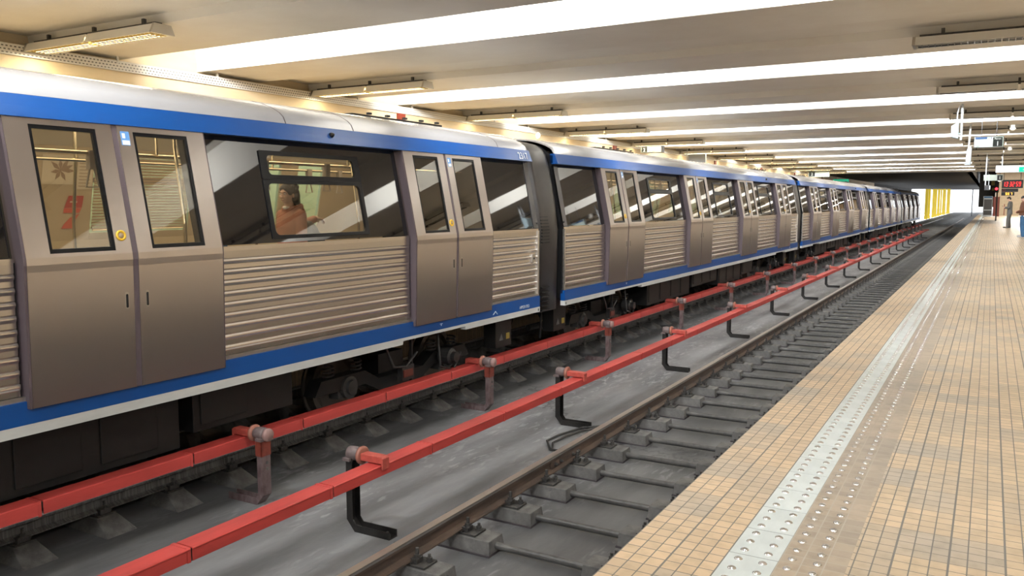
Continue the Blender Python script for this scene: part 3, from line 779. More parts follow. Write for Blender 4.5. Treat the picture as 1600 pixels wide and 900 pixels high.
def make_car(y0):
    R = empty('metro_car', (CX, y0 + CL / 2, RZ), 'car', 'metro car', 'cars of the standing metro train')
    Y = lambda v: y0 + v
    edges = [0] + sum([[d - .85, d + .85] for d in DOORS], []) + [CL]
    segs = [(edges[2 * i], edges[2 * i + 1]) for i in range(5)]
    # structure behind the panels
    mb = MB()
    for a, b2 in segs:
        mb.sheet([(bx(-1.40, -.035), -1.40), (bx(KZ, -.035), KZ)], .03, Y(a), Y(b2))
    for d in DOORS:
        for s in (-1, 1):
            mb.box(-6.10, -5.86, Y(d + s * .85) - .012, Y(d + s * .85) + .012, -1.40, KZ); slab_up(mb, Y(d + s * .85) - .012, Y(d + s * .85) + .012, KZ, .62, lambda z: bx(z, -.03), .22)
    mb.box(-6.2, -6.05, Y(0), Y(CL), .615, .74); mb.box(mirror(-5.84), -5.84, Y(.02), Y(CL - .02), -1.52, -1.43)
    mb.box(mirror(-5.86), -5.86, Y(0), Y(.05), -1.45, -.3); mb.box(mirror(-5.86), -5.86, Y(CL - .05), Y(CL), -1.45, -.3)
    ew = [(-5.87, -.42), (-6.06, .58), (-6.10, .75), (-6.28, .88), (-6.6, .95)]; ew = ew + [(mirror(a), b) for a, b in ew[::-1]]
    mb.prism(ew, Y(0), Y(.05)); mb.prism(ew, Y(CL - .05), Y(CL))
    build(mb, 'body_frame', 'black_matt', R)
    # corrugated stainless panels
    for i, (a, b2) in enumerate(segs):
        z = -1.365; prof = []; n = 9; top = KZ - .075; h = (top - z) / n
        x0 = -5.846
        for k in range(n):
            za = z + h * k
            prof += [(x0 - .018, za + h * .02), (x0 - .0115, za + h * .06), (x0 - .013, za + h * .46), (x0 - .012, za + h * .52), (x0 - .001, za + h * .68), (x0, za + h * .73), (x0 - .0012, za + h * .82), (x0 - .006, za + h * .92), (x0 - .012, za + h * .975)]
        prof += [(x0 - .004, top + .004), (x0 - .002, KZ - .01), (bx(KZ + .03), KZ + .03), (bx(KZ + .03) - .02, KZ + .03), (x0 - .03, top), (x0 - .03, z)]
        e0, e1 = (.0 if i == 0 else .035), (.0 if i == 4 else .055)
        mb = MB(); mb.prism(prof, Y(a) + e0, Y(b2) - e1 * .8); p = build(mb, 'corrugated_panel', 'stainless_horizontal', R)
        mb = MB(); mb.box(-5.875, -5.836, Y(a), Y(b2), -1.395, -1.365); build(mb, 'bottom_strip', 'aluminium', p)
        for yy, on in ((Y(a) + .02, i == 0), (Y(b2) - .02, i == 4)):
            if on:
                mb = MB(); mb.box(-5.868, -5.834, yy - .02, yy + .02, -1.395, KZ - .0); build(mb, 'edge_strip', 'aluminium', p)
        if i == 4:
            mb = MB(); yy = Y(b2) - .17; mb.prism(rounded(yy - .045, yy + .045, -.885, -.765, .012), -5.858, -5.832, 'x'); mb.m(1).cyl((-5.832, yy, -.825), (-5.826, yy, -.825), .018, 14); build(mb, 'lock_plate', ['aluminium', 'black_matt'], p)
    # glossy black window panels
    for i, (a, b2) in enumerate(segs):
        ya, yb = Y(a) + (.0 if i == 0 else .045), Y(b2) - (.0 if i == 4 else .06)
        fx = lambda z: bx(z, -.006)
        mb = MB()
        if i in (0, 4):
            slab_up(mb, ya, yb, KZ + .04, .60, fx, .04); w = build(mb, 'end_window', 'black_gloss', R)
            mb = MB(); e = (ya + .07) if i == 0 else (yb - .07)
            slab_up(mb, e - .07, e + .07, KZ + .04, .60, lambda z: bx(z, .001), .02); build(mb, 'end_pillar', 'blackish_steel', w)
        else:
            c = (Y(a) + Y(b2)) / 2 - .03
            wy0, wy1 = c - .66, c + .66; v0, v1 = c - .62, c + .62
            z0, z1 = KZ + .04, .60
            slab_up(mb, ya, wy0 - .05, z0, z1, fx, .04); slab_up(mb, wy1 + .05, yb, z0, z1, fx, .04)
            slab_up(mb, wy0 - .05, wy1 + .05, z0, -.345, fx, .04); slab_up(mb, wy0 - .05, wy1 + .05, .49, z1, fx, .04)
            w = build(mb, 'window_panel', 'black_gloss', R)
            mb = MB(); fr = lambda z: bx(z, .004)
            n = 6
            out1 = rounded(wy0 - .05, wy1 + .05, -.345, .215, .012); in1 = rounded(wy0, wy1, -.312, .178, .055)
            ring_up(mb, out1, in1, fr, .03)
            out2 = rounded(wy0 - .05, wy1 + .05, .216, .49, .012); in2 = rounded(v0, v1, .262, .448, .045)
            ring_up(mb, out2, in2, fr, .03)
            build(mb, 'window_frame', 'black_frame', w)
            mb = MB(); pane_up(mb, in1, lambda z: bx(z, -.012), .006); pane_up(mb, in2, lambda z: bx(z, -.012), .006); build(mb, 'window_pane', 'car_glass', w)
    # sliding doors
    for d in DOORS:
        for s in (-1, 1):
            ya, yb = sorted((Y(d + s * .025), Y(d + s * .85)))
            g_in, g_out = .135, .175
            gy0, gy1 = (ya + g_out, yb - g_in) if s < 0 else (ya + g_in, yb - g_out)
            zb, zt = -.365, .555
            mb = MB(); th = .05
            pl = [p for p in dpath(0) if p[1] < zb - .01] + [(dx(zb), zb)]
            mb.m(0, False).sheet(pl, th, ya, yb)
            slab_up(mb, ya, gy0, zb, .612, lambda z: dx(z), th); slab_up(mb, gy1, yb, zb, .612, lambda z: dx(z), th); slab_up(mb, gy0, gy1, zt, .612, lambda z: dx(z), th)
            D = build(mb, 'door_leaf', 'stainless', R)
            if s < 0:
                mb = MB(); mb.sheet(dpath(-.002), .13, ya - .022, ya - .001); build(mb, 'edge_trim', 'seam_rubber', D)
            else:
                mb = MB(); mb.sheet(dpath(-.004), .11, yb + .001, yb + .014); build(mb, 'edge_trim', 'seam_rubber', D)
            mb = MB()
            out = [(gy1, zt), (gy0, zt), (gy0, zb), (gy1, zb)]; inn = [(gy1 - .024, zt - .03), (gy0 + .024, zt - .03), (gy0 + .024, zb + .03), (gy1 - .024, zb + .03)]
            ring_up(mb, out, inn, lambda z: dx(z, -.004), .03); build(mb, 'window_seal', 'black_frame', D)
            mb = MB(); pane_up(mb, inn, lambda z: dx(z, -.014), .006); build(mb, 'window_glass', 'car_glass', D)
            yh = (yb - .062) if s < 0 else (ya + .068); zh = -.757
            mb = MB(); mb.prism(rounded(yh - .016, yh + .016, zh - .066, zh + .066, .012), dx(zh, -.01), dx(zh, .0025), 'x')
            mb.m(1).prism(rounded(yh - .010, yh + .010, zh - .056, zh + .05, .008), dx(zh, .0), dx(zh, .0035), 'x'); build(mb, 'door_handle', ['aluminium', 'black_matt'], D)
            if s < 0:
                yk, zk = yb - .075, -.255; nrm = Vector((.98, 0, .196)); c = Vector((dx(zk), yk, zk))
                mb = MB(); mb.m(0, True).lathe(c, nrm, [(0, .042), (.008, .042), (.010, .028), (.004, .026)], 24); mb.m(1, True).lathe(c, nrm, [(.0, .024), (.006, .022), (.007, .0)], 16)
                build(mb, 'door_button', ['yellow_ring', 'shade_slats'], D)
            else:
                mb = MB(); yk, zk = ya + .062, .50
                for (a1, b1, z1, z2, mi) in ((-.038, .038, -.055, .055, 0), (-.026, .0, .0, .04, 1), (-.03, .034, -.05, -.015, 1)):
                    mb.m(mi); e = .0012 + .0008 * mi
                    vs = [(dx(zk + z1, e), yk + a1, zk + z1), (dx(zk + z1, e), yk + b1, zk + z1), (dx(zk + z2, e), yk + b1, zk + z2), (dx(zk + z2, e), yk + a1, zk + z2)]
                    vs += [(p[0] - .001, p[1], p[2]) for p in vs]; mb.add(vs, [(0, 1, 2, 3), (7, 6, 5, 4), (0, 4, 5, 1), (1, 5, 6, 2), (2, 6, 7, 3), (3, 7, 4, 0)])
                build(mb, 'warning_sticker', ['sticker_blue', 'sticker_white'], D)
        mb = MB(); mb.sheet(dpath(-.006), .035, Y(d) - .0255, Y(d) + .0255); build(mb, 'door_seal', 'seam_rubber', R)
    # blue band, roof, sill and skirt
    mb = MB(); mb.prism([(-5.95, .600), (-5.985, .68), (-6.018, .765), (-6.10, .765), (-6.10, .60)], Y(.0), Y(CL), 'y'); bb = build(mb, 'blue_band', 'blue_paint', R, None, .004)
    rp = [(-6.018, .765), (-6.05, .83), (-6.10, .875), (-6.20, .928), (-6.32, .972), (-6.46, 1.005), (-6.7, 1.03), (-7.0, 1.05), (CX, 1.058)]
    rp = rp + [(mirror(a), b) for a, b in rp[-2::-1]]
    mb = MB(); mb.m(0, True)
    ye = [(0, .06), (.05, .02), (.14, 0), (CL - .14, 0), (CL - .05, .02), (CL, .06)]
    vs = []; n = len(rp)
    for yy, sh in ye: vs += [(CX + (a - CX) * (1 - sh * .25), Y(yy), b - sh * max(0, (b - .76)) * 2.2) for a, b in rp]
    fs = [(i * n + k, i * n + k + 1, (i + 1) * n + k + 1, (i + 1) * n + k) for i in range(len(ye) - 1) for k in range(n - 1)]
    mb.add(vs, fs); ro = build(mb, 'roof', 'roof_paint', R)
    for yy in (CL - 4.95, CL - 3.95, CL - .9):
        mb = MB(); q = [(a * 1 + (.0015 if a > CX else -.0015), b + .0015) for a, b in rp]
        mb.sheet(q, .004, Y(yy), Y(yy) + .012); build(mb, 'roof_seam', 'seam_rubber', ro)
    for k, (ya, yb) in enumerate(((3.2, 5.2), (CL - 3.1, CL - 1.2))):
        mb = MB(); mb.box(-6.75, mirror(-6.75), Y(ya), Y(yb), 1.0, 1.075)
        for j in range(5): mb.box(-6.70, -6.66, Y(ya) + .2 + j * .36, Y(ya) + .26 + j * .36, 1.07, 1.095)
        build(mb, 'roof_unit', 'undercar', R)
    mb = MB(); mb.lathe((-5.99, Y(CL - 4.33), .69), (1, 0, .3), [(0, .03), (.02, .026), (.04, .012), (.045, .0)], 14); build(mb, 'side_lamp', 'black_gloss', bb)
    mb = MB(); mb.box(-5.90, -5.822, Y(0), Y(CL), -1.562, -1.397); sl = build(mb, 'side_sill', 'blue_paint', R)
    mb = MB()
    cuts = [(0, .06), (2.05, .06), (2.06, 0), (3.35, 0), (3.36, .06)]
    def skirt(a, b2, zb): mb.box(-5.90, -5.820, Y(a), Y(b2), zb, -1.563)
    skirt(0, 2.05, -1.640); skirt(2.05, 3.38, -1.598); skirt(3.38, CL - 3.38, -1.640); skirt(CL - 3.38, CL - 2.05, -1.598); skirt(CL - 2.05, CL, -1.640)
    sk = build(mb, 'white_skirt', 'white_paint', sl)
    for yy in (.04, CL - .05):
        mb = MB(); mb.prism(rounded(Y(yy) - .012, Y(yy) + .012, -1.625, -1.585, .01), -5.825, -5.817, 'x'); build(mb, 'jacking_mark', 'black_matt', sk)
    for yy in (2.6, CL - 2.6):
        mb = MB(); mb.box(-5.825, -5.8205, Y(yy) - .032, Y(yy) + .032, -1.497, -1.491); mb.box(-5.825, -5.8205, Y(yy) - .007, Y(yy) + .007, -1.52, -1.49); build(mb, 'lifting_symbol', 'sticker_white', sl)
    mb = MB(); mb.tube([(-5.8205, Y(CL - 1.36), -1.53), (-5.8205, Y(CL - 1.30), -1.49), (-5.8205, Y(CL - 1.25), -1.53)], .006, 6); build(mb, 'builder_mark', 'sticker_white', sl)
    # far side wall with its own windows and doors seen from inside
    mb = MB(); mi = lambda x: mirror(x)
    fxm = lambda z: mirror(bx(z))
    def wall_piece(a, b2, z0, z1):
        zs = [z0, z1]; mb.prism([(fxm(z0), z0), (fxm(z1), z1), (fxm(z1) + .06, z1), (fxm(z0) + .06, z0)], Y(a), Y(b2))
    wall_piece(0, CL, -1.45, KZ); wall_piece(0, CL, .56, .98)
    holes = []
    for d in DOORS: holes += [(d - .68, d - .16), (d + .16, d + .68)]
    for a, b2 in segs[1:4]: c = (a + b2) / 2 - .03; holes.append((c - .66, c + .66))
    holes.sort(); prev = 0
    for a, b2 in holes: wall_piece(prev, a, KZ, .56); wall_piece(a, b2, KZ, -.34); prev = b2
    wall_piece(prev, CL, KZ, .56)
    fw = build(mb, 'far_side_wall', 'interior_beige', R)
    for a, b2 in holes:
        mb = MB(); vs = [(fxm(z) + .03 + e, Y(yy), z) for e in (0, .006) for yy, z in ((a, -.34), (b2, -.34), (b2, .56), (a, .56))]
        mb.add(vs, [(0, 1, 2, 3), (7, 6, 5, 4), (0, 4, 5, 1), (1, 5, 6, 2), (2, 6, 7, 3), (3, 7, 4, 0)]); build(mb, 'far_window', 'far_glass', fw)
    mb = MB(); mb.box(mirror(-5.9), -5.9, Y(.05), Y(CL - .05), -1.43, -1.40); build(mb, 'floor', 'car_floor', R)
    mb = MB(); mb.prism([(-6.10, .62), (-6.30, .80), (-6.55, .90), (mirror(-6.55), .90), (mirror(-6.30), .80), (mirror(-6.10), .62), (mirror(-6.10), .99), (-6.10, .82), ], Y(.05), Y(CL - .05)); 
    mb = MB(); mb.sheet([(-6.08, .60), (-6.28, .76), (-6.55, .86), (mirror(-6.55), .86), (mirror(-6.28), .76), (mirror(-6.08), .60)], .02, Y(.05), Y(CL - .05)); ce = build(mb, 'interior_ceiling', 'interior_ceiling', R)
    for s in (-1, 1):
        mb = MB(); mb.box(CX + s * .55 - .07, CX + s * .55 + .07, Y(.6), Y(CL - .6), .835, .855); build(mb, 'ceiling_lamp', 'strip_light', ce)
        mb = MB(); x = CX + s * .62
        mb.tube([(x, Y(.5), .42), (x, Y(CL - .5), .42)], .017, 10)
        for dd in DOORS:
            for q in (-.95, .95): mb.tube([(x, Y(dd + q), .42), (x, Y(dd + q), .86)], .014, 8)
        hr = build(mb, 'handrail', 'brass', R)
        for a, b2 in segs[1:4] + [(d - .6, d + .6) for d in DOORS]:
            for q in range(3 if b2 - a > 2 else 2):
                yy = Y(a + (b2 - a) * (q + .5) / (3 if b2 - a > 2 else 2)); mb = MB()
                mb.box(x - .028, x + .028, yy - .035, yy + .035, .28, .44); mb.tube([(x, yy - .02, .29), (x, yy - .06, .13), (x, yy + .06, .13), (x, yy + .02, .29)], .010, 8)
                build(mb, 'strap_handle', 'grab_grey', hr)
    # longitudinal benches and poles
    for a, b2 in segs[1:4]:
        for s in (-1, 1):
            xo = -5.95 if s > 0 else mirror(-5.95); xi = xo - s * .48
            mb = MB(); mb.prism([(xo, -1.02), (xi, -.98), (xi, -.94), (xo - s * .12, -.95), (xo - s * .05, -.50), (xo, -.50)], Y(a + .25), Y(b2 - .25)); mb.box(xo - s * .3, xo, Y(a + .3), Y(b2 - .3), -1.40, -1.0)
            build(mb, 'bench_seat', 'seat_blue', R)
        for q in (.2, 2.72):
            for s in (-1, 1):
                x = CX + s * .85; mb = MB(); yy = Y(a + q * (b2 - a) / 2.917); mb.tube([(x, yy, -1.40), (x, yy, -.2), (x - s * .1, yy, .5), (x - s * .1, yy, .86)], .017, 10)
                build(mb, 'grab_pole', 'brass', R)
    # bogies and equipment under the floor
    for bc in (2.75, CL - 2.75):
        mb = MB(); yb_ = Y(bc)
        for x in (-6.42, mirror(-6.42)):
            mb.prism([(yb_ - 1.55, RZ + .36), (yb_ - 1.45, RZ + .52), (yb_ - .7, RZ + .52), (yb_ - .45, RZ + .38), (yb_ + .45, RZ + .38), (yb_ + .7, RZ + .52), (yb_ + 1.45, RZ + .52), (yb_ + 1.55, RZ + .36), (yb_ + .7, RZ + .36), (yb_ + .4, RZ + .22), (yb_ - .4, RZ + .22), (yb_ - .7, RZ + .36)], x - .09, x + .09, 'x')
        mb.box(-6.5, mirror(-6.5), yb_ - .25, yb_ + .25, RZ + .30, RZ + .62)
        B = build(mb, 'bogie', 'undercar', R, (CX, yb_, RZ))
        for ay in (-1.0, 1.0):
            for x, s in ((RF, 1), (RF - GAUGE, -1)):
                mb = MB(); mb.m(0, False).lathe((x - s * .085, yb_ + ay, RZ + .395), (s, 0, 0), [(0, .425), (.028, .425), (.035, .398), (.14, .392), (.142, .33), (.12, .28), (.12, .12), (.15, .11), (.15, .06)], 40)
                build(mb, 'wheel', 'wheel_steel', B)
                mb = MB(); xx = RF + .16 if s > 0 else RF - GAUGE - .16
                mb.box(xx - .07, xx + .07, yb_ + ay - .16, yb_ + ay + .16, RZ + .26, RZ + .50); mb.lathe((xx + s * .07, yb_ + ay, RZ + .38), (s, 0, 0), [(0, .13), (.05, .13), (.06, .09), (.09, .08)], 18)
                build(mb, 'axle_box', 'undercar_lighter', B)
                for q in (-.24, .24):
                    mb = MB(); pts = [(xx + .06 * math.cos(t * .6), yb_ + ay + q + .06 * math.sin(t * .6), RZ + .46 + .0042 * t) for t in range(48)]; mb.tube(pts, .012, 6); build(mb, 'coil_spring', 'undercar_lighter', B)
        mb = MB()
        mb.tube([(-6.10, yb_ - .62, -1.66), (-6.06, yb_ - .50, RZ + .55), (-6.05, yb_ - .28, RZ + .52), (-6.07, yb_ - .02, RZ + .66)], .014, 8); mb.tube([(-6.12, yb_ + .5, -1.7), (-6.05, yb_ + .45, RZ + .40), (-6.05, yb_ + .75, RZ + .30), (-6.1, yb_ + 1.0, RZ + .5)], .014, 8)
        build(mb, 'brake_hose', 'undercar_lighter', B); mb = MB()
        mb.lathe((-6.28, yb_ + .82, RZ + .46), (1, 0, 0), [(0, .11), (.16, .11), (.18, .07), (.24, .07)], 18); build(mb, 'gear_case', 'undercar_lighter', B); mb = MB(); mb.box(-6.16, -6.09, yb_ - .30, yb_ - .06, RZ + .34, RZ + .52); build(mb, 'junction_box', 'undercar_lighter', B); mb = MB(); mb.box(-6.2, -6.16, yb_ - .012, yb_ + .012, RZ + .2, -1.62)
        build(mb, 'hanger_bar', 'undercar_lighter', B)
        mb = MB(); mb.box(-6.088, -6.075, yb_ - .28, yb_ - .10, RZ + .38, RZ + .47); build(mb, 'red_plate', 'rust_dark', B)
    boxes = [(4.75, 7.6, -2.18), (7.8, 9.9, -2.05), (10.05, 12.3, -2.20), (12.45, 13.7, -2.1)]
    for a, b2, zb in boxes:
        mb = MB(); mb.box(-6.22, mirror(-6.22), Y(a), Y(b2), zb, -1.52)
        for q in range(int((b2 - a) / .7)): mb.box(-6.22, -6.205, Y(a) + .08 + q * .7, Y(a) + .62 + q * .7, zb + .06, -1.58)
        build(mb, 'equipment_box', 'undercar', R, None, .01)
    for a in (.25, CL - .75):
        mb = MB(); mb.box(-6.35, -6.15, Y(a), Y(a + .45), -2.12, -1.52); e = build(mb, 'cable_box', 'undercar', R)
        mb = MB(); mb.box(-6.15, -6.146, Y(a + .30), Y(a + .40), -2.02, -1.93); mb.m(1); mb.prism([(Y(a + .10), -2.02), (Y(a + .22), -2.02), (Y(a + .16), -1.92)], -6.15, -6.146, 'x'); build(mb, 'yellow_label', ['label_yellow', 'concrete_block'], e)
    mb = MB(); mb.tube([(-6.3, Y(.1), -1.6), (-6.25, Y(.0), -1.95), (-6.28, Y(.02), -2.2)], .02, 8); mb.tube([(-6.5, Y(.02), -2.05), (-6.5, Y(.6), -2.05)], .05, 8); mb.box(CX - .2, CX + .2, Y(-.02), Y(.5), -2.0, -1.75); build(mb, 'coupler', 'undercar', R)
    # gangway between this car and the next: folded bellows and a smooth collar
    g = CP - CL
    def gprof(i):  # i = inset
        return [(-5.90 - i, -1.68), (-5.88 - i, KZ), (-5.93 - i, 0), (-6.04 - i, .55), (-6.10 - i, .74), (-6.17 - i, .83), (-6.28 - i, .90), (-6.44 - i, .94), (CX, .96)]
    def loop(i): p = gprof(i); return p + [(mirror(a), b) for a, b in p[-2::-1]]
    mb = MB(); mb.m(0, True)
    ys = [(CL, .10), (CL + .10, .10), (CL + .12, .02), (CL + .18, .0), (CL + g - .22, .0), (CL + g - .12, .015), (CL + g - .05, .07), (CL + g - .0, .10)]
    vs = []; n = len(loop(0))
    for yy, i in ys: vs += [(a, Y(yy), b) for a, b in loop(i)]
    mb.add(vs, [(i * n + k, i * n + k + 1, (i + 1) * n + k + 1, (i + 1) * n + k) for i in range(len(ys) - 1) for k in range(n - 1)] + [(i * n + n - 1, i * n, (i + 1) * n, (i + 1) * n + n - 1) for i in range(len(ys) - 1)])
    G = build(mb, 'gangway', 'bellows', R)
    mb = MB()
    for z in [-.62 + .048 * k for k in range(12)] + [-1.66 + .07 * k for k in range(6)]:
        mb.box(gprof(0)[1][0] - .09 + (0 if z < KZ else -.2 * (z - KZ)), gprof(0)[1][0] + .014 + (0 if z < KZ else -.2 * (z - KZ)), Y(CL + .16), Y(CL + .40), z, z + .02)
    build(mb, 'cooling_slats', 'black_matt', G)
    return R
mat('black_frame', (.005, .005, .006), .35, spec=.2)
mat('blackish_steel', (.10, .095, .10), .25, 1)
car = make_car(C0)
car['label'] = 'nearest metro car numbered 2317, passenger in a salmon hoodie behind its window'
kmc = KM(car)
lab = ['', 'silver and blue metro car, second in the train, just beyond the dark gangway', 'third metro car of the train, between two far dark gangways', 'fourth metro car, small and far down the far track', 'last visible metro car at the head of the train by the yellow columns']
for i in range(1, 5):
    c = copy_tree(car, (0, CP * i, 0), None, kmc); c['label'] = lab[i]
    if i == 4:
        for ch in [x for x in bpy.data.objects if x.parent is c and x.name.startswith('gangway')]:
            for s2 in [x for x in bpy.data.objects if x.parent is ch]: bpy.data.objects.remove(s2)
            bpy.data.objects.remove(ch)
# marks that only the first car shows
def side_rot(lean): return Matrix(((0, -math.sin(lean), math.cos(lean)), (1, 0, 0), (0, math.cos(lean), math.sin(lean)))).to_euler()
lean = math.atan2(.068, .165)
band = [x for x in bpy.data.objects if x.parent is car and x.name.startswith('blue_band')][0]
sill = [x for x in bpy.data.objects if x.parent is car and x.name.startswith('side_sill')][0]
text('2317', 'car_number', .150, 'sticker_white', band, (-5.952, 10.60, .628), side_rot(math.atan2(.035, .08)), 'LEFT', .001, sx=.95)
text('HP2317E2', 'sill_lettering', .062, 'sticker_white', sill, (-5.8195, 10.38, -1.535), side_rot(0), 'LEFT', .0008, sx=1.1)
wl = [x for x in bpy.data.objects if x.parent is car and x.name.startswith('far_side_wall')][0]
def fwall(z): return mirror(bx(z)) + .004
def poster(name, y0, y1, z0, z1, mt, e=.004, label=None, outl=None):
    mb = MB(); o = outl or [(y0, z0), (y1, z0), (y1, z1), (y0, z1)]
    n = len(o); vs = [(mirror(bx(z)) + .0 + e, y, z) for y, z in o] + [(mirror(bx(z)) - .002 + e, y, z) for y, z in o]
    mb.add(vs, [tuple(range(n)), tuple(range(2 * n - 1, n - 1, -1))] + [(i, n + i, n + (i + 1) % n, (i + 1) % n) for i in range(n)])
    return build(mb, name, mt, wl, None, 0, True, label)
poster('advert_leaf', 5.16, 5.53, .19, .50, 'poster_paper', .064, 'pale advert sheet with a brown leaf picture')
poster('advert_text', 5.55, 5.725, .14, .50, 'poster_paper', .064, 'pale advert sheet of printed lines')
for k, (a, ln) in enumerate(((0, .17), (25, .15), (55, .16), (95, .13), (140, .15), (190, .11), (240, .11), (300, .12))):
    ca, sa = math.cos(math.radians(a)), math.sin(math.radians(a)); c0, c1 = 5.36, .335
    poster('leaf_lobe', 0, 0, 0, 0, 'poster_brown', .066, None, [(c0, c1), (c0 + ca * ln * .5 - sa * .022, c1 + sa * ln * .5 + ca * .022), (c0 + ca * ln, c1 + sa * ln), (c0 + ca * ln * .5 + sa * .022, c1 + sa * ln * .5 - ca * .022)])
for k in range(9): poster('print_line', 5.57, 5.57 + (.13 if k % 3 else .10), .17 + .035 * k, .178 + .035 * k, 'poster_brown', .066)
poster('advert_seven', 0, 0, 0, 0, 'poster_red', .066, 'dark red block of the advert', [(5.425, -.06), (5.625, -.06), (5.640, .07), (5.468, .07)])
poster('advert_seven', 0, 0, 0, 0, 'poster_orange', .066, 'orange band of the advert', [(5.418, -.115), (5.600, -.115), (5.622, -.064), (5.423, -.064)])
poster('advert_seven', 0, 0, 0, 0, 'poster_orange', .066, 'orange foot of the figure seven', [(5.405, -.285), (5.530, -.285), (5.535, -.235), (5.605, -.125), (5.50, -.165), (5.435, -.235)])
poster('advert_mark', 5.485, 5.565, -.005, .012, 'poster_paper', .068)
for k in range(25):
    poster('window_slat', 5.76, 7.03, -.31 + .034 * k, -.283 + .034 * k, 'shade_slats', .052)
mb = MB(); mb.tube([(mirror(-5.84) + .075, 5.76, -.27), (mirror(-5.84) + .075, 5.78, -.315), (mirror(-5.84) + .075, 6.98, -.315)], .010, 8); build(mb, 'window_rail', 'brass', wl)
mb = MB(); mb.box(mirror(-5.97) + .02, mirror(-5.97) + .05, 5.74, 7.05, .22, .27); build(mb, 'vent_bar', 'seam_rubber', wl)

# ------------------------------------------------------------------ lights inside the cars
for i in range(5):
    y = C0 + CP * i
    area('car_lamp', (CX, y + CL / 2, .82), (0, 0, 0), 1.2, CL - 1.5, 125 if i == 0 else 130, (1, .82, .56))

# ------------------------------------------------------------------ signs and hanging equipment
def rod(x, y, z0, z1, r=.008):
    mb = MB(); mb.cyl((x, y, z0), (x, y, z1), r, 8); return mb
FR = (math.radians(90), 0, 0)     # lettering that faces the camera end of the hall
def line_sign(x0, x1, y, z0, z1, num, right, label, depth=.14):
    r = empty('platform_sign', ((x0 + x1) / 2, y, z0), label, 'sign', 'hanging platform signs')
    w = x1 - x0
    mb = MB(); mb.box(x0, x1, y, y + depth, z0, z1); build(mb, 'sign_box', 'frame_dark', r, None, .006)
    mb = MB(); mb.box(x0 + .015, x1 - .015, y - .006, y, z0 + .015, z1 - .015); build(mb, 'sign_face', 'sign_white', r)
    if right: bx0, bx1 = x1 - .245, x1 - .03; nx0, nx1 = x0 + .03, x1 - .27
    else: bx0, bx1 = x0 + .03, x0 + .245; nx0, nx1 = x0 + .27, x1 - .03
    mb = MB(); mb.box(bx0, bx1, y - .009, y - .006, z0 + .025, z1 - .025); build(mb, 'number_panel', 'sign_black', r)
    h = z1 - z0
    mb = MB(); mb.box(nx0, nx1, y - .009, y - .006, z1 - .07, z1 - .015); mb.m(1)
    if right: mb.box(nx1 - .105, nx1 - .012, y - .011, y - .009, z1 - .066, z1 - .02)
    else: mb.box(nx0 + .012, nx0 + .105, y - .011, y - .009, z1 - .066, z1 - .02)
    build(mb, 'line_band', ['sign_navy', 'sign_white'], r)
    xm = (nx1 - .058) if right else (nx0 + .058)
    text('M2', 'line_mark', .05, 'sign_navy', r, (xm, y - .012, z1 - .060), FR, 'CENTER')
    text('Peron', 'sign_lettering', .062, 'sign_text', r, ((bx0 + bx1) / 2, y - .0105, z1 - .085), FR, 'CENTER')
    text(num, 'sign_number', .165, 'sign_text', r, ((bx0 + bx1) / 2, y - .0105, z0 + .042), FR, 'CENTER', .003)
    text('Tudor Arghezi' if not right else 'Pipera', 'sign_lettering', .045, 'sign_black', r, (nx0 + .01, y - .008, z0 + .03), FR)
    for q in (.25, .75):
        m_ = rod(x0 + w * q, y + depth / 2, z1, CZ + .65 if False else CZ + .06); build(m_, 'hanger_rod', 'frame_dark', r)
    return r
line_sign(-.475, .20, 25.0, 1.405, 1.69, '1', True, 'hanging platform sign with a black panel reading Peron 1')
line_sign(-10.82, -10.05, 28.0, 1.73, 2.035, '2', False, 'hanging platform sign with a black panel reading Peron 2 above the train roof', .3)
# pale box on a bent pole
r = empty('hanging_box', (-.66, 20.6, 1.33), 'pale blue box on a looped white pole hung from the ceiling over the platform edge', 'equipment box', 'boxes hung over the platform edge')
mb = MB(); mb.tube([(-.64, 20.6, CZ + .05), (-.64, 20.6, 1.33)], .024, 10); mb.tube([(-.66, 20.6, CZ - .03), (-.70, 20.6, CZ - .05), (-.73, 20.6, CZ - .2), (-.73, 20.6, 1.72)], .014, 8); build(mb, 'pole', 'pole_white', r)
mb = MB(); mb.add([(-.83, 20.45, 1.40), (-.69, 20.45, 1.36), (-.69, 20.75, 1.36), (-.83, 20.75, 1.40), (-.83, 20.45, 1.63), (-.69, 20.45, 1.72), (-.69, 20.75, 1.72), (-.83, 20.75, 1.63)], [(0, 3, 2, 1), (4, 5, 6, 7), (0, 1, 5, 4), (1, 2, 6, 5), (2, 3, 7, 6), (3, 0, 4, 7)]); mb.box(-.69, -.62, 20.56, 20.64, 1.45, 1.49)
build(mb, 'box_case', 'box_paleblue', r, None, .01)
r = empty('hanging_box', (-.60, 26, 1.0), 'grey hooded box on a white pole, hanging left of the Peron 1 sign', 'equipment box', 'boxes hung over the platform edge')
mb = MB(); mb.tube([(-.585, 26, CZ + .05), (-.61, 26, 1.45)], .024, 10); build(mb, 'pole', 'pole_white', r)
mb = MB(); mb.add([(-.665, 25.8, 1.03), (-.56, 25.8, 1.0), (-.56, 26.2, 1.0), (-.665, 26.2, 1.03), (-.65, 25.85, 1.42), (-.545, 25.85, 1.50), (-.545, 26.15, 1.50), (-.65, 26.15, 1.42)], [(0, 3, 2, 1), (4, 5, 6, 7), (0, 1, 5, 4), (1, 2, 6, 5), (2, 3, 7, 6), (3, 0, 4, 7)]); build(mb, 'box_case', 'box_grey', r, None, .01)
mb = MB(); mb.box(-.68, -.54, 25.78, 25.80, 1.0, 1.06); mb.box(-.56, -.535, 25.8, 26.2, 1.02, 1.48); build(mb, 'hood', 'box_grey', r)
r = empty('hanging_box', (-.2, 42, .5), 'dark grey box on a white pole, lowest of the three hanging boxes', 'equipment box', 'boxes hung over the platform edge')
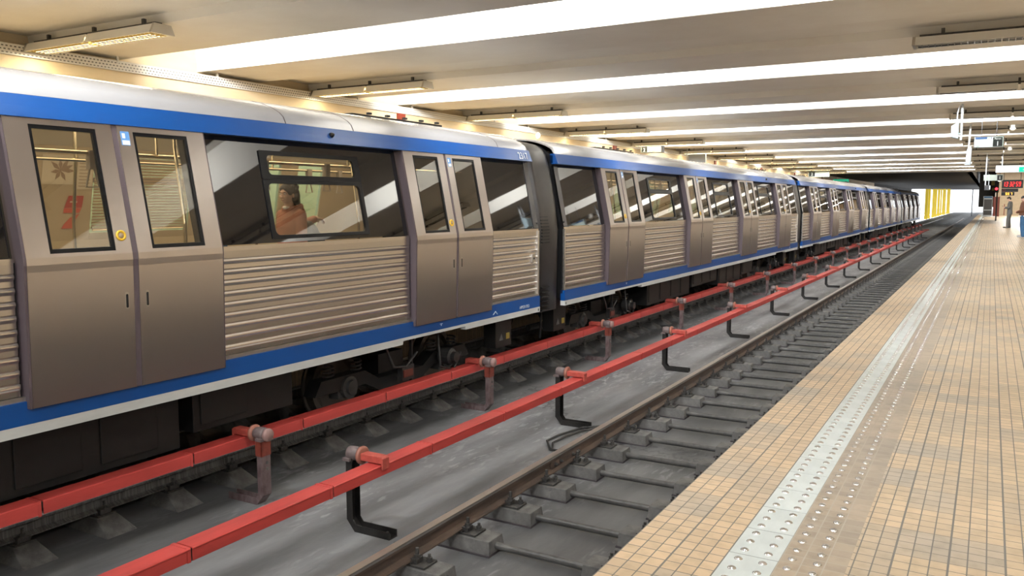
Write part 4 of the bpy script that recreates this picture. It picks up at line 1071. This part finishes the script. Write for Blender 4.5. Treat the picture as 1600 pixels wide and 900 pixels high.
mb = MB(); mb.tube([(-.26, 42, CZ + .05), (-.27, 42, .70)], .026, 10); mb.tube([(-.14, 42, 1.2), (-.14, 42, .72)], .012, 8); build(mb, 'pole', 'pole_white', r)
mb = MB(); mb.box(-.30, -.08, 41.85, 42.15, .52, .73); mb.m(1).box(-.12, -.07, 41.83, 41.85, .55, .72); build(mb, 'box_case', ['frame_dark', 'pole_white'], r, None, .01)
# small grey hanging panel over the far platform
r = empty('blank_sign', (-10.3, 33, 1.62), 'plain grey panel on thin rods above the train roof, right of the Peron 2 sign', 'panel')
mb = MB(); mb.box(-10.72, -10.0, 33, 33.12, 1.58, 1.92); build(mb, 'panel_face', 'box_grey', r, None, .01)
for x in (-10.5, -10.1): build(rod(x, 33.06, 1.92, CZ + .06), 'hanger_rod', 'frame_dark', r)
mb = MB(); mb.cyl((-10.76, 33, 1.5), (-10.76, 33, CZ + .06), .022, 10); tag(build(mb, 'hanging_pole', 'pole_white', None, (-10.76, 33, 1.5)), 'thin white pole hanging beside the plain grey panel above the train', 'pole')
# further small signs over the far platform
r = empty('platform_sign', (-10.1, 58, 1.6), 'small distant white sign hanging over the far platform beyond the third car', 'sign', 'hanging platform signs')
mb = MB(); mb.box(-10.6, -9.3, 58, 58.2, 1.66, 2.02); build(mb, 'sign_box', 'sign_white', r); mb = MB(); mb.box(-10.57, -10.2, 57.99, 58, 1.70, 1.99); build(mb, 'number_panel', 'sign_black', r)
text('2', 'sign_number', .26, 'sign_text', r, (-10.385, 57.985, 1.755), FR, 'CENTER', .003)
for x in (-10.4, -9.5): build(rod(x, 58.1, 2.02, CZ + .06), 'hanger_rod', 'frame_dark', r)
r = empty('exit_sign', (-9.75, 66, 1.5), 'small green sign glimpsed above the roof of the fourth car', 'sign')
mb = MB(); mb.box(-10.3, -9.2, 66, 66.15, 1.40, 1.70); build(mb, 'sign_box', 'sign_green', r)
for x in (-10.1, -9.4): build(rod(x, 66.07, 1.70, CZ + .06), 'hanger_rod', 'frame_dark', r)
# white sign with a green field over the platform
r = empty('exit_sign', (.7, 42, 1.27), 'long white hanging sign with a green field, above the red clock', 'sign')
mb = MB(); mb.box(.09, 1.75, 42, 42.16, 1.275, 1.575); build(mb, 'sign_box', 'pole_white', r, None, .008)
mb = MB(); mb.box(.12, 1.72, 41.992, 42, 1.295, 1.5); build(mb, 'sign_face', 'sign_lit', r)
mb = MB(); mb.box(.95, 1.72, 41.985, 41.992, 1.295, 1.5); build(mb, 'green_field', 'sign_green', r)
text('IESIRE', 'sign_lettering', .085, 'sign_text', r, (1.10, 41.982, 1.36), FR)
for x in (.33, 1.5): build(rod(x, 42.08, 1.57, CZ + .06, .02), 'hanger_pole', 'pole_white', r)
r = empty('platform_sign', (.05, 46, 1.1), 'small pale sign with a black number square, half hidden under the white and green sign', 'sign', 'hanging platform signs')
mb = MB(); mb.box(-.38, .42, 46, 46.1, 1.02, 1.30); build(mb, 'sign_box', 'sign_white', r); mb = MB(); mb.box(.18, .40, 45.99, 46, 1.04, 1.28); build(mb, 'number_panel', 'sign_black', r)
text('1', 'sign_number', .20, 'sign_text', r, (.29, 45.985, 1.085), FR, 'CENTER', .003)
for x in (-.2, .3): build(rod(x, 46.05, 1.30, CZ + .06), 'hanger_rod', 'frame_dark', r)
# clock with seven-segment digits
SEG = {'0': 'abcdef', '1': 'bc', '2': 'abged', '3': 'abgcd', '4': 'fgbc', '5': 'afgcd', '6': 'afgedc', '7': 'abc', '8': 'abcdefg', '9': 'abcdfg'}
def seven(mb, s, x, y, z, w, h, t, gap):
    for ch in s:
        if ch == ' ': x += gap * 1.2; continue
        sh = .12
        def q(xa, za, xb, zb): mb.box(x + xa + za * sh, x + xb + za * sh, y - .006, y, z + za, z + zb)
        for sg in SEG[ch]:
            if sg == 'a': q(t * .3, h - t, w - t * .3, h)
            if sg == 'g': q(t * .3, h / 2 - t / 2, w - t * .3, h / 2 + t / 2)
            if sg == 'd': q(t * .3, 0, w - t * .3, t)
            if sg == 'b': q(w - t, h / 2, w, h - t * .3)
            if sg == 'c': q(w - t, t * .3, w, h / 2)
            if sg == 'f': q(0, h / 2, t, h - t * .3)
            if sg == 'e': q(0, t * .3, t, h / 2)
        x += w + gap
r = empty('station_clock', (.9, 50, .36), 'black station clock panel with glowing red digits 13 32 59 and amber digits below', 'clock')
mb = MB(); mb.box(.42, 1.36, 50, 50.14, .72, 1.14); build(mb, 'clock_case', 'black_matt', r, None, .01)
mb = MB(); mb.box(.42, 1.16, 50, 50.12, .53, .70); build(mb, 'line_display', 'black_matt', r, None, .01)
mb = MB(); mb.box(.42, 1.0, 50, 50.12, .34, .52); build(mb, 'minutes_display', 'black_matt', r, None, .01)
mb = MB(); seven(mb, '13 32 59', .47, 49.995, .81, .09, .23, .026, .032); build(mb, 'red_digits', 'led_red', r)
mb = MB(); mb.lathe((.53, 50, .615), (0, -1, 0), [(0, .07), (.006, .07), (.006, .054), (.0, .054)], 20); build(mb, 'red_ring', 'led_off', r)
text('M', 'line_mark', .09, 'led_off', r, (.53, 49.992, .583), FR, 'CENTER')
mb = MB(); seven(mb, '55 7', .60, 49.995, .37, .075, .12, .022, .024); build(mb, 'amber_digits', 'led_amber', r)
for x in (.5, 1.25): build(rod(x, 50.07, 1.14, CZ + .06, .015), 'hanger_rod', 'frame_dark', r)
# signal at the platform end
r = empty('track_signal', (.25, 75, PZ), 'signal post with a glowing red lamp and yellow plates at the platform end', 'signal')
mb = MB(); mb.cyl((.36, 75, PZ), (.36, 75, 1.7), .05, 12); build(mb, 'post', 'frame_dark', r)
mb = MB(); mb.box(.18, .45, 74.8, 75, .75, 1.85); build(mb, 'signal_head', 'black_matt', r)
mb = MB(); mb.lathe((.29, 74.8, 1.03), (0, -1, 0), [(0, .10), (.03, .10), (.04, .0)], 18); build(mb, 'red_lamp', 'signal_red', r)
mb = MB(); mb.box(-.06, .16, 74.9, 75, 1.30, 1.62); build(mb, 'yellow_plate', 'label_yellow', r); mb = MB(); mb.box(-.02, .16, 74.9, 75, .9, 1.1); build(mb, 'yellow_plate', 'label_yellow', r)
mb = MB(); mb.box(-.06, .36, 74.97, 75.0, 1.55, 1.60); mb.box(-.06, .36, 74.97, 75.0, .98, 1.02); build(mb, 'bracket_arm', 'frame_dark', r)
mb = MB(); mb.m(0, True).ell((.42, 70.5, 1.62), (.13, .13, .13)); tag(build(mb, 'globe_lamp', 'globe', None, (.42, 70.5, 1.5)), 'small white globe lamp just above the red signal', 'lamp')
mb = MB(); mb.cyl((.42, 70.5, 1.74), (.42, 70.5, 3.6), .012, 8); g = build(mb, 'hanger_rod', 'frame_dark', bpy.data.objects['globe_lamp'])
for i, (x, y, lab) in enumerate(((.42, 27.75, 'small white round ceiling lamp beside the Peron 1 sign'), (.52, 38.35, 'small white round ceiling lamp above the white and green sign'))):
    mb = MB(); mb.m(0, True).ell((x, y, CZ - .04), (.08, .08, .06)); mb.cyl((x, y, CZ - .0), (x, y, CZ + .072), .05, 12)
    tag(build(mb, 'ceiling_globe', 'globe', None, (x, y, CZ)), lab, 'lamp', 'round ceiling lamps')
mb = MB(); mb.m(0, True).ell((-11.12, 20.8, 1.86), (.10, .10, .09)); mb.box(-11.16, -11.08, 20.75, 20.85, 1.90, 1.93); tag(build(mb, 'wall_lamp', 'globe', None, (-11.12, 20.8, 1.8)), 'white bulb lamp hanging under the cable tray above the dark gangway', 'lamp')
mb = MB(); mb.tube([(-11.28, 19.3, 1.62), (-11.2, 19.3, 1.62), (-11.2, 19.3, 1.86), (-11.2, 19.9, 1.86)], .012, 8); mb.box(-11.26, -11.14, 19.3, 19.75, 1.56, 1.62); tag(build(mb, 'wall_socket', 'flange_orange', None, (-11.2, 19.5, 1.6)), 'small orange-brown socket box on the beige wall left of the bulb lamp', 'socket box')

# ------------------------------------------------------------------ platform end
r = empty('control_cabinet', (-.3, 99, PZ), 'blue-grey control cabinet standing at the far end of the platform', 'cabinet')
mb = MB(); mb.box(-.72, .10, 99, 100, PZ, .42); mb.prism([(99.0, .42), (100, .42), (100, .62), (99.1, .62)], -.74, .11, 'x'); build(mb, 'cabinet_body', 'box_grey', r, None, .01)
mb = MB(); mb.box(-.66, .06, 98.99, 99, -.75, .30); mb.box(-.66, .06, 98.985, 98.99, -1.3, -.85); build(mb, 'cabinet_door', 'frame_dark', r)
mb = MB(); mb.box(-.66, .06, 98.98, 99.02, .44, .58); build(mb, 'screen', 'jeans', r)
mb = MB(); mb.box(.17, .74, 99.4, 100, PZ, .5); mb.box(.15, .76, 99.38, 100.02, .5, .56); tag(build(mb, 'red_pillar', 'door_brown', None, (.45, 99.7, PZ)), 'dark red pillar box beside the control cabinet at the platform end', 'pillar')
mb = MB(); mb.prism([(.0 + .55 * math.cos(i * PI / 6), 96.5 + 1.3 * math.sin(i * PI / 6)) for i in range(12)], PZ, PZ + .05, 'z'); tag(build(mb, 'floor_sheet', 'pole_white', None, (0, 96.5, PZ)), 'crumpled white sheet lying on the floor before the control cabinet', 'sheet')

# ------------------------------------------------------------------ daylight end beyond the tunnel
yc = 150
gy = 'yellow columns beside the daylight'
for i in range(14):
    y = 153 + 6.5 * i + (4 if i % 3 == 2 else 0)
    w_ = (.42, .42, .16, .30)[i % 4] / 2
    mb = MB(); mb.box(-9.25 - w_, -9.25 + w_, y - w_, y + w_, GZ, 3.4); mb.box(-9.25 - w_ - .04, -9.25 + w_ + .04, y - w_ - .04, y + w_ + .04, GZ, GZ + .5)
    tag(build(mb, 'yellow_column', 'yellow_paint', None, (-9.25, y, GZ)), 'square yellow column beside the track beyond the train, %s from the train' % ordinal(i), 'column', gy)
mb = MB(); mb.cyl((-3.3, 190, GZ), (-3.3, 190, 3.4), .10, 10); tag(build(mb, 'thin_post', 'frame_dark', None, (-3.3, 190, GZ)), 'thin dark post standing in the bright tunnel mouth', 'post')
mb = MB(); mb.box(-3, 12, YE + 5, 260, GZ - .3, PZ - 2.2); 
mb = MB(); mb.box(-60, 60, 262, 420, GZ - .5, GZ - .1); struct(build(mb, 'ground_outside', 'pole_white'))

# ------------------------------------------------------------------ people
def remesh(o, vox, smooth=6):
    md = o.modifiers.new('Remesh', 'REMESH'); md.mode = 'VOXEL'; md.voxel_size = vox; md.use_smooth_shade = True
    ms = o.modifiers.new('Smooth', 'SMOOTH'); ms.factor = .5; ms.iterations = smooth
def limb(mb, pts, rs, seg=12):
    P = [Vector(p) for p in pts]; q = []; rr = []
    for i in range(len(P) - 1):
        for t in (0, .25, .5, .75): q.append(P[i].lerp(P[i + 1], t)); rr.append(rs[i] + (rs[i + 1] - rs[i]) * t)
    q.append(P[-1]); rr.append(rs[-1])
    mb.tube(q, rr, seg)
    for p, r_ in zip(P, rs): mb.ell(p, (r_, r_, r_), None, 12, 8)
def torso(mb, rings, seg=20):   # ring = (center, half width, half depth)
    vs = []
    for c, a, d in rings:
        for k in range(seg):
            t = 2 * PI * k / seg; ct, st = math.cos(t), math.sin(t)
            vs.append((c[0] + a * math.copysign(abs(ct) ** .8, ct), c[1] + d * math.copysign(abs(st) ** .8, st), c[2]))
    n = len(rings)
    fs = [(i * seg + k, i * seg + (k + 1) % seg, (i + 1) * seg + (k + 1) % seg, (i + 1) * seg + k) for i in range(n - 1) for k in range(seg)] + [tuple(range(seg - 1, -1, -1)), tuple(range((n - 1) * seg, n * seg))]
    mb.add(vs, fs)
def hand(mb, w, fwd, palm_n, side, curl, S=1.0):
    # w wrist, fwd along the forearm, palm_n normal out of the palm, side +1 puts the thumb towards fwd x palm_n
    f_ = Vector(fwd).normalized(); n_ = Vector(palm_n); n_ = (n_ - f_ * n_.dot(f_)).normalized(); l_ = f_.cross(n_) * side; w = Vector(w)
    for k in range(4):
        a = w + f_ * .015 * S + l_ * (.024 - .016 * k) * S; b2 = w + f_ * (.085 - .006 * abs(k - 1)) * S + l_ * (.032 - .021 * k) * S
        limb(mb, [a, b2], [.017 * S, .0125 * S], 8)
        ln = (.072, .080, .074, .058)[k] * S; p = b2; d = f_
        pts = [p]; a_ = 0
        for q in range(3):
            a_ += curl; d = (f_ * math.cos(a_) + n_ * math.sin(a_)).normalized(); p = p + d * ln * (.45, .32, .23)[q]; pts.append(p)
        limb(mb, pts, [.0105 * S, .0098 * S, .009 * S, .0078 * S], 8)
    t0 = w + f_ * .025 * S + l_ * .028 * S; t1 = t0 + (f_ * .6 + l_ * .75 + n_ * .25).normalized() * .040 * S; t2 = t1 + (f_ * .85 + l_ * .35 + n_ * .4).normalized() * .032 * S; t3 = t2 + (f_ * .9 + n_ * .45).normalized() * .026 * S
    limb(mb, [t0, t1, t2, t3], [.015 * S, .0125 * S, .0112 * S, .009 * S], 8)
def head_mesh(mb, c, yawr, pitch, S=1.0):
    R = Matrix.Rotation(yawr, 3, 'Z') @ Matrix.Rotation(pitch, 3, 'X'); c = Vector(c)
    def E(p, r, tilt=None): mb.ell(c + R @ (Vector(p) * S), [x * S for x in r], R if tilt is None else R @ tilt, 18, 12)
    E((0, -.008, .030), (.074, .094, .090)); E((0, .022, -.035), (.060, .070, .078)); E((0, .048, -.078), (.034, .036, .026))
    E((0, .088, -.012), (.012, .016, .026), Matrix.Rotation(-.3, 3, 'X')); E((0, .101, -.026), (.016, .014, .011)); E((.010, .094, -.030), (.010, .010, .008)); E((-.010, .094, -.030), (.010, .010, .008))
    E((0, .080, .030), (.055, .014, .010)); E((0, .083, -.052), (.024, .012, .006)); E((0, .081, -.063), (.021, .012, .007))
    for s in (-1, 1): E((s * .040, .070, -.018), (.022, .018, .018)); E((s * .076, -.010, -.012), (.010, .020, .032))
    return R
def face_features(c, R, S, parent):
    for s in (-1, 1):
        mb = MB(); mb.m(0, True).ell(Vector(c) + R @ (Vector((s * .031, .083, .012)) * S), [x * S for x in (.0135, .008, .008)], R); mb.m(1, True).ell(Vector(c) + R @ (Vector((s * .031, .0885, .012)) * S), [x * S for x in (.006, .004, .006)], R)
        build(mb, 'eye', ['shirt_white', 'hair'], parent)
        mb = MB(); mb.m(0, True).ell(Vector(c) + R @ (Vector((s * .032, .090, .031)) * S), [x * S for x in (.017, .005, .004)], R); build(mb, 'eyebrow', 'hair', parent)
    mb = MB(); mb.m(0, True).ell(Vector(c) + R @ (Vector((0, .092, -.0565)) * S), [x * S for x in (.020, .006, .007)], R); build(mb, 'lips', 'hoodie_salmon', parent)
def place(root, loc, rz):
    root.location = Vector(loc) + Vector((0, 0, H)); root.rotation_euler = (0, 0, rz)
O0 = (0, 0, 0)
def body_base(mb, W, sh, hip, Hh, legs, arms, neck, head_c):
    torso(mb, [((0, 0, hip - .10), .12 * W, .085), ((0, -.005, hip), .155 * W, .10), ((0, 0, hip + .14), .13 * W, .085), ((0, .005, hip + .32), .155 * W, .095), ((0, 0, sh - .05), .165 * W, .09), ((0, -.01, sh + .01), .10 * W, .06)])
    limb(mb, [(0, -.015, sh - .02), neck], [.058, .052])
    for l in legs: limb(mb, l, [.082, .056, .040])
    for a in arms: limb(mb, a, [.050, .042, .028])

def man_standing():
    # man in a grey suit, looking down at a phone; local +Y is where he faces
    hip, sh = .93, 1.44; hc = (0, .065, 1.635)
    legs = [[(.085, 0, hip), (.10, .03, .50), (.11, -.01, .08)], [(-.085, 0, hip), (-.10, .05, .50), (-.12, .06, .08)]]
    arms = [[(.19, -.01, sh - .02), (.235, .03, 1.13), (.06, .26, 1.16)], [(-.19, -.01, sh - .02), (-.235, .03, 1.13), (-.05, .25, 1.12)]]
    mb = MB(); body_base(mb, 1, sh, hip, 1.75, legs, arms, (0, .03, 1.53), hc); R = head_mesh(mb, hc, 0, -.55)
    hand(mb, arms[0][2], (-.5, .85, .1), (-.6, -.3, .75), -1, .5); hand(mb, arms[1][2], (.45, .85, .15), (.4, -.2, .9), 1, .5)
    for l, s in ((legs[0], 1), (legs[1], -1)): limb(mb, [l[2], (l[2][0], l[2][1] + .10, .045)], [.04, .035])
    o = build(mb, 'person', 'skin', None, (0, 0, 0)); remesh(o, .008, 3); ORG[o.name] = Vector(O0)
    face_features(hc, R, 1, o)
    mb = MB(); hcv = Vector(hc)
    mb.ell(hcv + R @ Vector((0, -.018, .042)), (.083, .098, .088), R); mb.ell(hcv + R @ Vector((0, -.055, -.01)), (.074, .055, .07), R); mb.ell(hcv + R @ Vector((0, .045, .10)), (.06, .04, .028), R)
    h = build(mb, 'hair', 'hair', o); remesh(h, .009, 2)
    mb = MB(); torso(mb, [((0, 0, hip - .16), .185, .135), ((0, 0, hip), .182, .13), ((0, 0, hip + .14), .165, .118), ((0, .005, hip + .32), .19, .125), ((0, 0, sh - .06), .205, .115), ((0, -.005, sh + .02), .13, .085), ((0, .01, sh + .07), .075, .07)])
    for a in arms: limb(mb, [a[0], a[1], tuple(Vector(a[1]).lerp(Vector(a[2]), .88))], [.075, .064, .050])
    j = build(mb, 'jacket', 'suit_grey', o); remesh(j, .012, 3)
    mb = MB(); torso(mb, [((0, 0, hip - .14), .165, .11), ((0, 0, hip - .02), .165, .112), ((0, 0, hip + .08), .15, .10)])
    for l in legs: limb(mb, [l[0], l[1], (l[2][0], l[2][1], .06)], [.105, .082, .070])
    j = build(mb, 'trousers', 'suit_grey', o); remesh(j, .012, 3)
    for l in legs:
        mb = MB(); x, y = l[2][0], l[2][1]; mb.ell((x, y + .13, .040), (.048, .10, .036)); mb.ell((x, y + .01, .05), (.042, .07, .048)); mb.box(x - .04, x + .04, y - .05, y + .20, 0, .018); s_ = build(mb, 'shoe', 'shoe_black', o); remesh(s_, .007, 2)
    return o
def man_jeans():
    hip, sh = .92, 1.42; hc = (0, .05, 1.595)
    legs = [[(.09, 0, hip), (.11, .05, .50), (.13, .05, .08)], [(-.09, 0, hip), (-.11, .01, .50), (-.13, -.05, .08)]]
    arms = [[(.20, -.01, sh - .02), (.27, -.01, 1.12), (.10, .24, 1.06)], [(-.20, -.01, sh - .02), (-.27, -.01, 1.12), (-.08, .25, 1.02)]]
    mb = MB(); body_base(mb, 1.08, sh, hip, 1.72, legs, arms, (0, .025, 1.50), hc); R = head_mesh(mb, hc, 0, -.35)
    hand(mb, arms[0][2], (-.6, .8, -.1), (-.5, -.3, .6), -1, .55); hand(mb, arms[1][2], (.6, .8, .0), (.4, -.3, .8), 1, .55)
    for l in legs: limb(mb, [l[2], (l[2][0], l[2][1] + .10, .045)], [.04, .035])
    o = build(mb, 'person', 'skin', None, (0, 0, 0)); remesh(o, .008, 3); ORG[o.name] = Vector(O0)
    face_features(hc, R, 1, o)
    mb = MB(); hcv = Vector(hc); mb.ell(hcv + R @ Vector((0, -.016, .042)), (.083, .10, .086), R); mb.ell(hcv + R @ Vector((0, -.055, -.015)), (.075, .055, .07), R); h = build(mb, 'hair', 'hair', o); remesh(h, .009, 2)
    mb = MB(); torso(mb, [((0, .01, hip - .02), .20, .15), ((0, .01, hip + .06), .21, .155), ((0, .01, hip + .2), .20, .15), ((0, .005, hip + .34), .215, .145), ((0, 0, sh - .06), .22, .125), ((0, 0, sh + .03), .14, .09), ((0, .01, sh + .08), .085, .08)])
    for a in arms: limb(mb, [a[0], a[1], tuple(Vector(a[1]).lerp(Vector(a[2]), .85))], [.085, .074, .056])
    j = build(mb, 'jacket', 'jacket_brown', o); remesh(j, .012, 3)
    mb = MB(); mb.box(-.19, .19, -.13, .15, hip - .06, hip - .01); j = build(mb, 'shirt_hem', 'shirt_white', o); remesh(j, .012, 4)
    mb = MB(); torso(mb, [((0, 0, hip - .16), .175, .12), ((0, 0, hip - .02), .175, .12), ((0, 0, hip + .06), .15, .10)])
    for l in legs: limb(mb, [l[0], l[1], (l[2][0], l[2][1], .07)], [.11, .086, .074])
    j = build(mb, 'jeans', 'jeans', o); remesh(j, .012, 3)
    for l in legs:
        mb = MB(); x, y = l[2][0], l[2][1]; mb.ell((x, y + .12, .045), (.05, .105, .04)); mb.ell((x, y + .01, .055), (.045, .07, .052)); mb.box(x - .045, x + .045, y - .05, y + .20, 0, .025); s_ = build(mb, 'shoe', 'shoe_grey', o); remesh(s_, .007, 2)
    return o
def woman_in_car():
    hip, sh = .86, 1.285; hc = (.0, .035, 1.485)
    # local +Y forward (towards the rear of the train), local +X her right, -X her left (towards us)
    legs = [[(.08, 0, hip), (.085, .03, .46), (.09, -.01, .08)], [(-.08, 0, hip), (-.085, .02, .46), (-.09, -.03, .08)]]
    arms = [[(.155, -.02, sh - .03), (.17, -.27, 1.13), (.10, -.47, 1.215)], [(-.16, .0, sh - .03), (-.20, .02, .98), (-.16, .20, .88)]]
    mb = MB(); body_base(mb, .86, sh, hip, 1.6, legs, arms, (0, .02, 1.38), hc); R = head_mesh(mb, hc, .12, -.08, .95)
    hand(mb, arms[0][2], (-.1, -.85, -.15), (0, .2, -1), 1, .45, .92); hand(mb, arms[1][2], (.2, .8, -.4), (.8, -.2, .3), -1, .4, .92)
    for l in legs: limb(mb, [l[2], (l[2][0], l[2][1] + .09, .04)], [.036, .03])
    o = build(mb, 'person', 'skin', None, (0, 0, 0)); remesh(o, .0065, 3); ORG[o.name] = Vector(O0)
    face_features(hc, R, .95, o)
    mb = MB(); c = Vector(hc); rnd = random.Random(3)
    mb.ell(c + R @ Vector((0, -.022, .045)), (.088, .10, .088), R); mb.ell(c + R @ Vector((0, -.075, -.02)), (.092, .075, .095), R); mb.ell(c + R @ Vector((0, -.08, -.09)), (.080, .06, .06), R)
    for q in range(60):
        a = rnd.uniform(0, 2 * PI); u = rnd.uniform(-.1, .10); d = Vector((math.cos(a) * .086, -.035 + math.sin(a) * .085, u))
        if d.y > .03: continue
        if d.y > -.02 and u < .02: continue
        mb.ell(c + R @ d, (.024, .024, .026), None, 8, 6)
    h = build(mb, 'hair', 'hair', o); remesh(h, .0075, 1)
    mb = MB(); torso(mb, [((0, 0, hip - .10), .165, .125), ((0, 0, hip + .02), .17, .13), ((0, 0, hip + .15), .155, .12), ((0, .01, hip + .27), .165, .125), ((0, 0, sh - .06), .175, .11), ((0, -.01, sh + .0), .13, .09), ((0, .0, sh + .05), .075, .07)])
    for a in arms: limb(mb, [a[0], a[1], tuple(Vector(a[1]).lerp(Vector(a[2]), .86))], [.068, .058, .045])
    # hood lying on the back and shoulders
    mb.tube([(.0 + .095 * math.cos(t), -.03 + .085 * math.sin(t), sh + .055 - .018 * math.sin(t)) for t in [i * 2 * PI / 20 for i in range(21)]], .034, 10)
    mb.ell((0, -.115, sh - .0), (.10, .05, .075)); mb.ell((0, -.12, sh - .05), (.075, .04, .06))
    j = build(mb, 'hoodie', 'hoodie_salmon', o); remesh(j, .0095, 2)
    mb = MB(); mb.ell((-.01, .075, sh + .055), (.042, .032, .022)); mb.ell((-.05, .05, sh + .05), (.022, .022, .02)); s_ = build(mb, 'collar', 'shirt_white', o); remesh(s_, .007, 2)
    mb = MB(); torso(mb, [((0, 0, hip - .14), .155, .11), ((0, 0, hip - .02), .155, .112), ((0, 0, hip + .05), .14, .10)])
    for l in legs: limb(mb, [l[0], l[1], (l[2][0], l[2][1], .06)], [.098, .074, .058])
    j = build(mb, 'trousers', 'cloth_black', o); remesh(j, .012, 3)
    for l in legs:
        mb = MB(); x, y = l[2][0], l[2][1]; mb.ell((x, y + .11, .038), (.042, .09, .034)); mb.ell((x, y + .01, .045), (.038, .06, .042)); mb.box(x - .036, x + .036, y - .04, y + .17, 0, .018); s_ = build(mb, 'shoe', 'shoe_grey', o); remesh(s_, .007, 2)
    return o
def solo(o, label): tag(o, label, 'person')
m1 = man_standing(); solo(m1, 'person in a grey suit looking down at their hands, standing before the end wall'); place(m1, (.93, 55.0, PZ), math.radians(78))
mb = MB(); mb.box(-.04, .035, -.005, .006, -.07, .07); ph = build(mb, 'mobile_phone', 'black_gloss', None, (0, 0, 0), .003); tag(ph, 'dark phone held by the person in the grey suit', 'phone')
ph.matrix_world = Matrix.Translation(Vector((.93, 55.0, PZ + H))) @ Matrix.Rotation(math.radians(78), 4, 'Z') @ Matrix.Translation((0, .345, 1.20)) @ Matrix.Rotation(-.7, 4, 'X')
m2 = man_jeans(); solo(m2, 'person in a brown jacket and blue jeans at the right edge of the platform'); place(m2, (1.20, 40.6, PZ), math.radians(70))
w1 = woman_in_car(); solo(w1, 'person with dark curly hair and a salmon hoodie standing inside the nearest metro car'); place(w1, (-6.72, 6.80, -1.40), math.radians(176))
mb = MB(); R_ = Matrix.Rotation(.35, 3, 'X'); mb.ell((-6.76, 7.10, -.40), (.11, .17, .20), R_); mb.ell((-6.76, 7.20, -.52), (.12, .16, .20)); mb.ell((-6.76, 7.0, -.28), (.09, .09, .10))
bag = build(mb, 'shoulder_bag', 'cloth_black', None, (-6.76, 7.1, -.7)); remesh(bag, .012, 3); tag(bag, 'bulky dark shoulder bag carried behind the person in the salmon hoodie', 'bag')

# ------------------------------------------------------------------ daylight and view
w = bpy.data.worlds.new('World'); scene.world = w; w.use_nodes = True
bg = w.node_tree.nodes['Background']; bg.inputs['Color'].default_value = (.92, .96, 1, 1); bg.inputs['Strength'].default_value = 2.2
vs_ = scene.view_settings
vs_.view_transform = 'Standard'; vs_.look = 'None'; vs_.gamma = 1; vs_.exposure = 0.15; vs_.use_curve_mapping = False
scene.cycles.use_denoising = True
scene.cycles.max_bounces = 8; scene.cycles.diffuse_bounces = 4; scene.cycles.glossy_bounces = 5; scene.cycles.transparent_max_bounces = 12
scene.cycles.sample_clamp_indirect = 6
